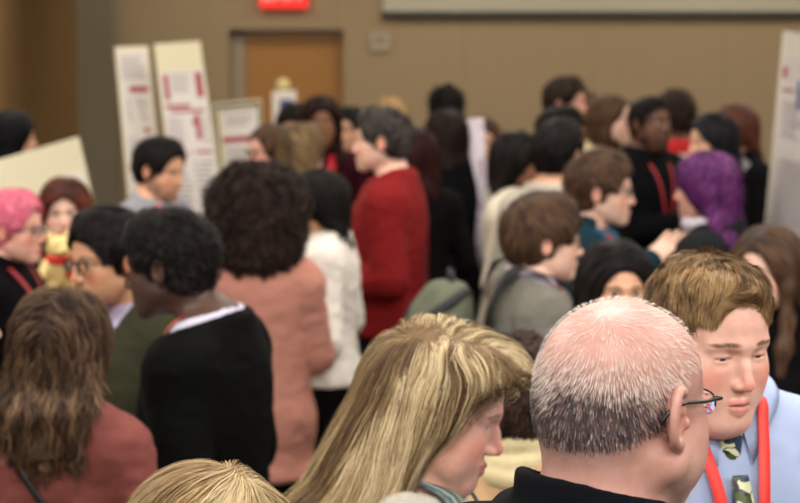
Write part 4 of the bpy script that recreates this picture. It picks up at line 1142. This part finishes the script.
if W('W1'):
    def fieldW(H):
        H = Field()
        H.ell((0, -.012, .038), (.100, .118, .100), k=.02)
        H.loft([-.235, -.19, -.12, -.04, .03, .06], [.085, .112, .114, .110, .105, .09], [.075, .092, .090, .092, .098, .09], [-.085, -.072, -.062, -.045, -.028, -.02], k=.03, cap=.04, smooth=2)
        H.ell((.022, .062, .088), (.075, .052, .040), k=.035)
        H.path([(-.01, .085, .10), (.040, .108, .075), (.064, .092, .045), (.074, .074, .020)], [.024, .027, .020, .012], k=.022)
        H.path([(-.05, .075, .08), (-.07, .07, .03)], [.025, .016], k=.02)
        H.ell((0, .152, .026), (.17, .138, .090), 's', k=.008); H.ell((0, .12, -.12), (.17, .146, .172), 's', k=.012)
        H.ell((0, .055, -.20), (.062, .090, .11), 's', k=.02)
        return H
    def flowW(P, o):
        c = np.stack([np.full(len(P), .045), np.clip(P[:, 1], -.07, .035), np.full(len(P), .11)], 1) + .006 * vnoise(P, .02, 3)[:, None]; v = P - c; v /= np.linalg.norm(v, axis=1, keepdims=True) + 1e-6
        top = np.clip((P[:, 2] - .03) / .07, 0, 1); low = np.clip((-.10 - P[:, 2]) / .10, 0, 1); fr = np.clip((P[:, 1] - .04) / .05, 0, 1)
        v[:, 0] += .5 * top * vnoise(P, .03, 31); v[:, 1] += .5 * top * vnoise(P, .03, 32); v[:, 2] -= 1.5 * (1 - top); v[:, 1] += .35 * top * (P[:, 1] > 0) + .30 * (1 - top) * (1 - low) * .5 - .55 * low; v[:, 0] += .5 * fr * np.sign(P[:, 0])
        v[:, 1] -= .4 * fr * (1 - top)
        return v
    i = person('W1', 'woman in profile with feathered shoulder-length blonde hair and pale knit top', 440, 319, 2.86, 82, 'pink', 'f', lod=0, pitch=-17, style='long', hs=1.02,
        cols=((74, 54, 36), (124, 98, 64), (174, 148, 104), (228, 208, 168)), face=dict(w=1.0, fat=.006, jaw=.95, eye=.9, nose=1.05), sk=dict(sss=.10, blush=.85, lips=(186, 92, 92), brow=(104, 76, 54), brow_w=.8, lash=.0042), eyes=(-8, 0), iris=(70, 80, 80),
        ho=dict(t=.024, n=40000, sl=.19, seg=18, w=.00050, depth=.009, field=fieldW, free=-.17, flow=flowW, nz=.28, wave=(.003, 38), base=(104, 80, 52), lift=.008, streak=(.045, -.02, 0)),
        tops=[T_('knit_top', (212, 206, 192), t=.014, collar=.02, scoop=.0, var=.2, weave=140, bump=.8, res=.006)], bottom=('trousers', (60, 60, 70)))
    # patterned scarf end at the neck
    G = i['fields'][0]; k = i['k']; z1 = 1.485 * k
    V, Q, _, _ = ribbon(G, [(.03, .16, z1 - .22), (.045, .14, z1 - .12), (.07, .08, z1 - .02), (.07, -.02, z1 + .02), (0, -.08, z1 + .03), (-.07, -.02, z1 + .02), (-.07, .08, z1 - .02), (-.045, .14, z1 - .12), (-.03, .16, z1 - .22)], .045, .010, th=.006, n=60)
    N = NT('green_and_blue_scarf'); tc = N.n('ShaderNodeTexCoord').outputs['Object']; w = N.t.nodes.new('ShaderNodeTexWave'); w.inputs['Scale'].default_value = 14; w.inputs['Distortion'].default_value = 5; N.put(w.inputs['Vector'], tc)
    N.put(N.b.inputs['Base Color'], N.mix(w.outputs['Fac'], lin((70, 74, 96)), lin((150, 176, 150)))); N.b.inputs['Roughness'].default_value = .8
    mk('scarf', V, Q, N.m, i['o'])
if W('D1'):
    i = person('D1', 'woman from behind with long wavy brown hair and a dusty rose sweater', 62, 288, SD(480), 172, 'fair', 'f', lod=1, style='long', cols=((30, 21, 17), (58, 42, 32), (88, 66, 48), (116, 92, 68)),
        ho=dict(t=.020, L=.175, v=1.12, back=1.25, n=12000, sl=.12, seg=18, w=.0012, depth=.012, wave=(.0065, 70), base=(50, 34, 26), nz=.3), tops=[T_('sweater', (120, 66, 60), neck=.03, t=.016, fold=.009, res=.008)], g=.91, bottom=('trousers', (40, 40, 50)))
    G = i['fields'][0]; k = i['k']
    V, Q, _, _ = ribbon(G, [(-.10, .02, 1.485 * k), (-.06, -.12, 1.38 * k), (.0, -.17, 1.28 * k), (.08, -.18, 1.14 * k), (.17, -.12, 1.0 * k), (.21, .0, .92 * k)], .014, .004, th=.003, n=50)
    mk('shoulder_strap', V, Q, plain('black_leather', (18, 16, 18), .5), i['o'])
if W('E1'):
    i = person('E1', 'dark-skinned man in a black blazer with short black hair, face turned left', 167, 209, SD(425), 254, 'deep', 'm', hy=0, fwd=.09, pitch=-6, lod=1, style='curly', cols=BLK, ho=dict(t=.018, n=5000, sl=.014, seg=6, w=.0016, wave=(.003, 500)), sk=dict(blush=.1, beard=(20, 14, 12), beard_w=.4), face=dict(nose=1.25),
        tops=[T_('shirt', (186, 180, 196), t=.012, collar=.036), T_('blazer', (16, 17, 17), t=.026, collar=.02, ct=.006, hem=.80, pad=.010, open=(1.05, .35), rough=.8, fold=.006, res=.009, bump=.15)], g=1.04, arms=('rest', 'bent'), bottom=('trousers', (26, 28, 30)))
    G = i['fields'][1]; k = i['k']; z1 = 1.485 * k
    V, Q, _, _ = ribbon(i['fields'][0], [(.02, .16, z1 - .36), (.055, .14, z1 - .16), (.075, .05, z1 + .0), (.06, -.05, z1 + .04), (0, -.09, z1 + .045), (-.06, -.05, z1 + .04), (-.075, .05, z1), (-.055, .14, z1 - .16), (-.02, .16, z1 - .36)], .018, .012, n=60)
    mk('lanyard', V, Q, plain('lanyard_ribbon', (206, 92, 74), .55), i['o'])
if W('F1'):
    i = person('F1', 'man with dark hair and glasses in an olive vest over a lilac collar, facing left', 107, 207, SD(385), 312, 'olive', 'm', lod=1, fwd=.06, pitch=-4, style='short', cols=BLK, ho=dict(t=.019, sweep=.4, fwd=.7), sk=dict(blush=.8), tops=[T_('shirt', (176, 164, 190), t=.012, collar=.04), T_('vest', (84, 84, 62), t=.028, sleeve=.0, neck=.02, hem=.9, open=(1.2, .3)), ], g=1.05)
    glasses(i['o'], i['R'], i['t'], i['hs'], (40, 26, 24), th=.0016)
if W('P'):
    i = person('AA', 'man with brown hair and glasses in a grey coat with a backpack, facing right', 546, 193, SD(335), 100, 'fair', 'm', lod=1, hy=-6, style='short', cols=BRN, ho=dict(t=.026, fwd=.9, line=-.012, sl=.05, n=3500), sk=dict(blush=.6), tops=[T_('shirt', (190, 180, 196), t=.012, collar=.045), T_('coat', (118, 114, 104), t=.028, hem=.72, collar=.02, ct=.01, fold=.008, res=.01)], arms=(((.27, -.03, 1.14), (.23, .12, .95)), ((.27, -.03, 1.14), (.23, .12, .95))))
    glasses(i['o'], i['R'], i['t'], i['hs'], (36, 30, 28), th=.0016); lanyard(i, i['fields'][0], (170, 60, 66), .3, False)
    person('CC', 'dark-haired woman peering out behind the bald man, eyes and brow visible', 617, 240, SD(384), 4, 'tan', 'f', lod=1, hy=6, style='long', cols=BLK, ho=dict(t=.022, front=(1e-3 + .12, .12), part=.01, v=1.05, L=.3), iris=(30, 20, 16), tops=[T_('sweater', (40, 36, 40))], sk=dict(brow=(24, 18, 16), brow_w=1), face=dict(eye=.8))
    person('DD', 'woman from behind with curly brown hair, beige coat and cream scarf', 521, 336, SD(500), 170, 'fair', 'f', lod=1, style='curly', cols=DKB, ho=dict(t=.03, nape=-.12, extra=[((0, -.06, -.06), (.07, .06, .07))], n=5000, sl=.05, seg=9, wave=(.006, 160)), tops=[T_('coat', (196, 160, 118), t=.022, fold=.005, neck=.03), ], bottom=('trousers', (50, 46, 48)), g=1.05)
    i = PEOPLE['DD']; z1 = 1.485 * i['k']
    B_ = Field()
    for j, (rz, rr, th_) in enumerate(((-.012, .078, .026), (.022, .070, .024), (.05, .066, .018))):
        B_.path([(rr * cos(a), -.02 + rr * sin(a) * 1.05, z1 + rz + .006 * sin(a * 2 + j * 2)) for a in np.linspace(0, 2 * pi, 17)], [th_] * 17, k=.008)
    V, Q = B_.auto((-.14, -.16, z1 - .08), (.14, .13, z1 + .12), .007); mk('scarf', V, Q, fabric('cream_scarf_cloth', (205, 188, 146)), i['o'])
    V, Q, _, _ = ribbon(i['fields'][0], [(.10, .04, z1 - .02), (.105, -.06, z1 - .04), (.125, -.12, 1.3 * i['k']), (.10, -.14, 1.15 * i['k']), (-.02, -.16, .98 * i['k'])], .012, .004, th=.003); mk('shoulder_strap', V, Q, plain('black_leather', (18, 16, 18), .5), i['o'])
    person('LL', 'woman with long straight brown hair at the right edge in a black top, looking left', 768, 225, SD(360), 318, 'fair', 'f', lod=1, hy=0, style='long', cols=((46, 32, 24), (84, 60, 44), (104, 76, 54)), ho=dict(t=.02, L=.32, front=(.16, .16), v=1.1, n=4000), tops=[T_('sweater', (24, 22, 26))], sk=dict(blush=.8, lips=(176, 92, 84)))
    i = person('LE', 'long-haired person in a white top cut off by the left edge, beside the pink-haired person', -48, 268, SD(420), 100, 'fair', 'f', lod=1, style='long', cols=BRN, ho=dict(t=.02, L=.28), tops=[T_('blouse', (225, 220, 214), t=.02)], arms=('bent', 'bent'))
    i = person('J', 'woman from behind with a big dark curly afro and a long pink coat dress', 257, 163, SD(308), 183, 'brown', 'f', lod=1, style='afro', cols=((24, 16, 14), (40, 28, 23), (58, 42, 34)), ho=dict(r=.165, drop=.15, n=9000, sl=.05, seg=10, wave=(.006, 230), w=.0028, depth=.014), tops=[T_('coat_dress', (184, 126, 110), t=.024, hem=.715, flare=1.04, loose=.98, neck=.02, fold=.010, bump=.15)], arms=(((.19, .03, 1.14), (.08, .20, 1.13)), 'rest'), bottom=('trousers', (20, 20, 24)), g=.99)
    person('K', 'dark-haired woman in a white blouse and black trousers beside the pink coat dress', 315, 168, SD(280), 262, 'olive', 'f', lod=1, hy=10, style='long', cols=BLK, ho=dict(t=.022, L=.24, v=1.1), tops=[T_('blouse', (226, 218, 208), t=.022, hem=.93, fold=.010, sl_t=.012, sleeve=.9)], arms=('bent', 'bent'), bottom=('trousers', (22, 20, 24)))
    person('L', 'grey-haired man in a dark red sweater and navy trousers talking to the left', 381, 107, SD(255), 262, 'fair', 'm', lod=1, hy=2, style='short', cols=((34, 30, 28), (60, 54, 50), (92, 86, 80)), ho=dict(t=.014, zone=None), tops=[T_('sweater', (118, 15, 17), t=.028, collar=.045, fold=.008, loose=.98)], arms=('bent', 'bent'), hands=('hold', 'hold'), bottom=('trousers', (38, 40, 54)), g=1.08, sk=dict(blush=.9))
    person('G', 'person with bright pink hair and glasses in black, facing right at the left edge', 13, 190, SD(296), 78, 'pink', 'f', lod=1, style='short', cols=((196, 80, 108), (224, 110, 136), (236, 140, 158)), ho=dict(t=.022, base=(200, 90, 116), line=.01), tops=[T_('sweater', (28, 24, 28))], sk=dict(blush=.9))
    i = PEOPLE['G']; glasses(i['o'], i['R'], i['t'], i['hs'], (120, 100, 96), th=.0016); lanyard(i, i['fields'][0], (170, 40, 50))
    i = person('H', 'smiling woman with long auburn hair and dark top in front of the blank board', 64, 177, SD(262), 12, 'fair', 'f', lod=1, hy=-6, style='long', cols=((50, 22, 16), (92, 42, 28), (120, 58, 38)), ho=dict(t=.026, L=.3, front=(.14, .14), v=1.15, n=3600, part=-.01), tops=[T_('sweater', (34, 26, 30))], arms=(((.22, .04, 1.10), (.03, .21, 1.15)), 'fold'), hands=('hold', 'hold'), sk=dict(lips=(190, 70, 70), blush=.6, brow=(70, 40, 30)))
    i = person('I', 'bearded man with dark hair in a grey shirt and red lanyard before the poster boards', 160, 137, SD(240), 62, 'tan', 'm', lod=1, pitch=-10, style='short', cols=BLK, ho=dict(t=.018, line=.012), tops=[T_('shirt', (140, 140, 146), t=.016, collar=.035)], sk=dict(beard=(40, 28, 22), beard_w=.75, blush=.5)); lanyard(i, i['fields'][0], (206, 80, 76))
    i = person('BB', 'man with brown hair and glasses in a teal and blue shirt, facing right', 603, 150, SD(285), 76, 'fair', 'm', lod=1, arms=(((.22, .0, 1.16), (.10, .20, 1.37)), ((.22, .0, 1.16), (.13, .19, 1.33))), hands=('flat', 'relaxed'), style='short', cols=BRN, ho=dict(t=.026, sweep=-.3, fwd=.9, line=-.004), tops=[T_('shirt', (60, 110, 140), t=.014, collar=.03), T_('jacket', (34, 70, 84), t=.026, open=(1.1, .3))], sk=dict(blush=.8)); glasses(i['o'], i['R'], i['t'], i['hs'], (40, 34, 32), th=.0014); lanyard(i, i['fields'][0], (196, 50, 60), .36, False)
    i = person('KK', 'woman with wavy violet hair and a charcoal top, seen from behind', 705, 150, SD(284), 240, 'pink', 'f', lod=1, style='long', cols=((48, 16, 52), (92, 34, 94), (128, 60, 128)), ho=dict(t=.026, L=.32, v=1.3, wave=(.009, 80), n=5200, sl=.14, back=1.15, base=(60, 20, 62)), tops=[T_('sweater', (50, 52, 56), t=.024, fold=.008)], g=1.1)
    z1 = 1.485 * i['k']; B_ = Field(); B_.path([(.085 * cos(a), -.015 + .095 * sin(a), z1 + .025 + .01 * sin(a * 2)) for a in np.linspace(-.25, pi + .25, 17)], [.026] * 17, k=.008)
    V, Q = B_.auto((-.14, -.15, z1 - .06), (.14, .12, z1 + .07), .009); mk('scarf', V, Q, fabric('white_scarf_cloth', (214, 204, 212)), i['o'])
    i = person('W', 'woman with long straight black hair and glasses in a cream cardigan, facing right', 520, 130, SD(241), 80, 'brown', 'f', style='long', cols=BLK, ho=dict(t=.024, L=.3, v=1.15), tops=[T_('cardigan', (214, 204, 184), t=.02)], arms=('bent', 'rest')); glasses(i['o'], i['R'], i['t'], i['hs'], (40, 34, 32), th=.0016)
    person('Z', 'person with short black hair and grey striped collar behind the glasses wearer', 560, 119, SD(258), 140, 'tan', 'm', style='short', cols=BLK, ho=dict(t=.017, nape=-.09), tops=[T_('sweater', (176, 170, 156), t=.02, collar=.03)])
    person('Y', 'person with black hair in a royal blue jacket at the far wall side', 563, 106, SD(214), 100, 'tan', 'm', style='short', cols=BLK, ho=dict(t=.018), tops=[T_('jacket', (40, 62, 140), t=.03, collar=.05, ct=.02)])
    person('X', 'tall dark-haired man in black, highest head of the crowd at the far wall', 567, 76, SD(184), 62, 'pink', 'm', style='short', cols=DKB, ho=dict(t=.026), tops=[T_('jacket', (34, 32, 36), t=.024, collar=.03)], g=1.1)
    person('EE', 'woman with light brown hair just right of the tall dark-haired man', 590, 91, SD(170), 60, 'tan', 'f', style='long', cols=MBR, ho=dict(t=.022, front=(.1, .1)), tops=[T_('sweater', (60, 54, 52))])
    person('FF', 'woman with brown hair and a cream jacket facing right beside the bearded man', 613, 94, SD(203), 62, 'fair', 'f', style='bob', cols=BRN, ho=dict(t=.014, line=.01), tops=[T_('jacket', (196, 180, 148), t=.03, collar=.03)], sk=dict(blush=.7))
    i = person('GG', 'dark-skinned bearded man in a black jacket with a red lanyard, hand raised', 651, 97, SD(212), 36, 'dark', 'm', pitch=4, style='short', cols=BLK, ho=dict(t=.008, line=.01), tops=[T_('jacket', (26, 26, 30), t=.028)], arms=(((.24, -.02, 1.12), (.06, .27, 1.19)), ((.24, -.02, 1.12), (.10, .24, 1.16))), hands=('flat', 'relaxed'), sk=dict(beard=(16, 12, 11), beard_w=1.0, blush=.1), g=1.08, face=dict(fat=.006)); lanyard(i, i['fields'][0], (170, 36, 46), .42, w=.015)
    person('HH', 'person with dark hair in a red top with pale stripes, seen from behind', 676, 89, SD(190), 186, 'dark', 'm', style='curly', cols=DKB, ho=dict(t=.03), tops=[dict(name='striped_top', col=(190, 30, 36), t=.024, mat=stripes((196, 24, 32), (226, 190, 180), .11, .32))], g=1.05)
    person('II', 'woman with smooth black hair in black facing left behind the violet hair', 711, 112, SD(226), 286, 'tan', 'f', hy=8, style='long', cols=((16, 14, 18), (38, 36, 42)), ho=dict(t=.024, L=.2, v=1.1), tops=[T_('sweater', (24, 22, 26))])
    person('JJ', 'woman with auburn hair in a black and pale grey top near the right poster board', 735, 103, SD(200), 290, 'tan', 'f', style='long', cols=((60, 30, 22), (104, 58, 40)), ho=dict(t=.022, L=.26, front=(.1, .1)), tops=[T_('blouse', (150, 150, 150), t=.014), T_('cardigan', (26, 24, 28), t=.026, open=(1.0, .35))])
    i = person('M', 'woman with glasses and tied-back brown hair in dark grey facing left by the door', 269, 124, SD(218), 300, 'pink', 'f', style='bun', cols=BRN, ho=dict(t=.016, line=.012, extra=[((0, -.10, -.02), (.05, .05, .06))]), tops=[T_('sweater', (62, 60, 62))], sk=dict(blush=.9)); glasses(i['o'], i['R'], i['t'], i['hs'], (60, 30, 30), th=.0016)
    person('N', 'woman with long dark blond hair and a charcoal top, seen from behind', 303, 122, SD(224), 150, 'fair', 'f', style='long', cols=((70, 54, 36), (112, 90, 60), (140, 114, 78)), ho=dict(t=.022, L=.3, v=1.0), tops=[T_('sweater', (58, 60, 62))])
    person('O', 'black-haired person with a low fringe near the blue stand sign', 294, 103, SD(182), 350, 'tan', 'm', style='short', cols=BLK, ho=dict(t=.026, line=-.02), tops=[T_('sweater', (70, 60, 58))])
    i = person('P', 'woman with long dark curly hair, maroon top and wide red lanyard facing the camera', 321, 95, SD(197), 6, 'brown', 'f', style='long', cols=((26, 14, 12), (58, 34, 28)), ho=dict(t=.026, front=(.12, .12), v=1.15, wave=(.006, 110)), tops=[T_('sweater', (84, 26, 44))]); lanyard(i, i['fields'][0], (206, 30, 44), .4, w=.05)
    person('Q', 'dark-haired woman in maroon looking on left of the man in the red sweater', 349, 106, SD(180), 340, 'tan', 'f', style='long', cols=BLK, ho=dict(t=.02, L=.22), tops=[T_('sweater', (72, 24, 38))])
    person('R', 'blond woman mostly hidden behind the grey-haired man', 390, 97, SD(178), 175, 'fair', 'f', style='bob', cols=((130, 100, 60), (190, 156, 104)), ho=dict(t=.024), tops=[T_('sweater', (110, 96, 80))])
    person('S', 'woman with high piled black hair at the far wall, centre of the hall', 447, 86, SD(185), 172, 'deep', 'f', style='afro', cols=BLK, ho=dict(r=.095, drop=.13, n=1800), tops=[T_('sweater', (30, 28, 30))])
    person('T', 'dark-haired woman in black beside the rolled poster, back turned', 446, 109, SD(207), 214, 'brown', 'f', hy=0, style='long', cols=((22, 15, 13), (46, 32, 26)), ho=dict(t=.028, L=.22, v=1.12, wave=(.005, 120)), tops=[T_('jacket', (26, 25, 28), t=.026)], g=1.06)
    person('U', 'person with dark reddish hair in black right of the red sweater', 414, 126, SD(226), 196, 'tan', 'f', style='long', cols=((30, 14, 14), (62, 30, 26)), ho=dict(t=.024, L=.24), tops=[T_('sweater', (28, 24, 26))])
    i = person('V', 'woman with brown hair half hidden by the white rolled poster she holds', 483, 117, SD(194), 4, 'tan', 'f', style='long', cols=BRN, ho=dict(t=.022, L=.2, front=(.1, .1)), tops=[T_('sweater', (110, 40, 48))], arms=(((.24, .0, 1.12), (.075, .29, 1.14)), 'rest'), hands=('hold', 'relaxed'))
    person('HF', 'figure in a black hood behind the blank board at the left edge', 14, 110, SD(190), 100, 'tan', 'm', style='hood', cols=((14, 13, 15), (30, 28, 32)), ho=dict(t=.03, name='hood', n=10, base=(16, 15, 18)), tops=[T_('hooded_top', (22, 21, 25), t=.03)])
# ------------------------------------------------------------------ things people hold or carry
if True:
    # rolled white poster held upright
    p0, p1 = at(475, 119, 8.62), at(483, 270, 8.62)
    V, Q = tube([p0, (p0 + p1) / 2, p1], .042, 24)
    m_roll = NT('rolled_poster_paper'); tc = m_roll.n('ShaderNodeTexCoord').outputs['Object']
    m_roll.put(m_roll.b.inputs['Base Color'], m_roll.mix(m_roll.ramp(m_roll.noise(tc, 16, 2), .52, .66), lin((206, 196, 204)), lin((170, 146, 160)))); m_roll.b.inputs['Roughness'].default_value = .6
    r = mk('rolled_poster', V, Q, m_roll.m); tag(r, 'white rolled paper poster held upright in the middle of the crowd', 'rolled poster')
    # stuffed bear
    h = PEOPLE['H']
    c = at(60, 272, h['o'].location.y - .335)
    B_ = Field(); B_.frame(np.eye(3), (0, 0, 0), 1)
    B_.ell((0, 0, 0), (.062, .050, .075), k=.02)
    B_.ell((0, -.008, .095), (.052, .047, .048), k=.012)
    B_.ell((0, -.050, .085), (.024, .022, .018), k=.012)
    for s in (-1, 1):
        B_.ell((s * .038, 0, .140), (.018, .011, .018), k=.006)
        B_.cone((s * .050, -.01, .035), (s * .085, -.045, -.005), .022, .019, k=.01)
        B_.cone((s * .035, -.02, -.055), (s * .055, -.085, -.070), .026, .024, k=.01)
    V, Q = B_.auto((-.13, -.14, -.12), (.13, .08, .18), .006)
    V = V + B_.grad(V) * (vnoise(V, .012, 3) * .003)[:, None]
    bear = mk('teddy_bear', V, Q, fabric('cream_plush', (232, 206, 142), .95, .15, 300, .8)); bear.location = c; bear.rotation_euler = (0, 0, radians(25)); bear.scale = (.95,) * 3
    tag(bear, 'cream teddy bear with a red neck scarf held by the auburn-haired woman', 'teddy bear')
    B2 = Field(); B2.path([(.045 * cos(a), -.004 + .043 * sin(a), .050) for a in np.linspace(0, 2 * pi, 15)], [.015] * 15, k=.005); B2.cone((.015, -.05, .045), (.03, -.068, -.01), .014, .017, k=.008)
    mk('bear_scarf', *B2.auto((-.08, -.11, -.04), (.08, .07, .08), .006), fabric('red_scarf_cloth', (206, 46, 44)), bear)
    for s, nm in ((-1, 'bear_eye'), (1, 'bear_eye'), (0, 'bear_nose')):
        B3 = Field(); B3.ell((s * .019, -.052 if s else -.073, .106 if s else .090), (.006,) * 3 if s else (.008, .005, .006)); mk(nm, *B3.auto((-.04, -.09, .07), (.04, -.03, .13), .003), plain('black_bead', (14, 12, 12), .2), bear)
    # backpack on the grey coat
    a = PEOPLE['AA']; G = a['fields'][1]; k = a['k']
    R = Matrix.Rotation(a['rz'], 4, 'Z'); R.translation = a['o'].location
    B_ = Field()
    B_.loft([.94 * k, 1.00 * k, 1.18 * k, 1.38 * k, 1.495 * k], [.13, .16, .17, .155, .11], [.05, .10, .11, .09, .055], [-.285, -.305, -.315, -.295, -.265], k=.03, cap=.04, p=3)
    B_.loft([.90 * k, .94 * k, 1.05 * k, 1.10 * k], [.09, .115, .115, .10], [.03, .045, .045, .03], [-.385, -.395, -.395, -.385], k=.015, cap=.02, p=3)
    V, Q = B_.auto((-.22, -.50, .82 * k), (.22, -.13, 1.56 * k), .01)
    V = V + B_.grad(V) * (vnoise(V, .06, 9) * .006)[:, None]
    bp = mk('backpack', V, Q, fabric('olive_canvas', (98, 102, 84), .8, .12)); bp.matrix_world = R
    tag(bp, 'olive grey canvas backpack with black straps on the back of the grey coat', 'backpack')
    for s in (-1, 1):
        V, Q, _, _ = ribbon(G, [(s * .07, -.24, 1.36 * k), (s * .09, -.18, 1.47 * k), (s * .115, -.02, 1.58 * k), (s * .12, .13, 1.46 * k), (s * .12, .23, 1.30 * k), (s * .12, .25, 1.16 * k)], .036, .022, th=.006, n=60)
        mk('shoulder_strap', V, Q, plain('black_webbing', (26, 27, 28), .7), bp)
    for s in (-1, 1):
        V, Q, _, _ = ribbon(B_, [(s * .09, -.2, 1.50 * k), (s * .10, -.40, 1.32 * k), (s * .10, -.45, 1.1 * k), (s * .10, -.42, .95 * k)], .03, .002, th=.004, n=40); mk('webbing', V, Q, plain('black_webbing', (26, 27, 28), .7), bp)
    V, Q = tube([(-.03, -.26, 1.48 * k), (-.02, -.26, 1.53 * k), (.02, -.26, 1.53 * k), (.03, -.26, 1.48 * k)], .008, 8); mk('grab_handle', V, Q, plain('black_webbing', (26, 27, 28), .7), bp)
    B4 = Field(); B4.loft([.95 * k, .98 * k, 1.1 * k, 1.13 * k], [.02, .05, .05, .02], [.02, .035, .035, .02], [-.25] * 4, cx=[-.18] * 4, k=.01, cap=.015); mk('side_pocket', *B4.auto((-.26, -.32, .9 * k), (-.10, -.18, 1.2 * k), .008), fabric('blue_canvas', (66, 76, 128), .8, .1), bp)
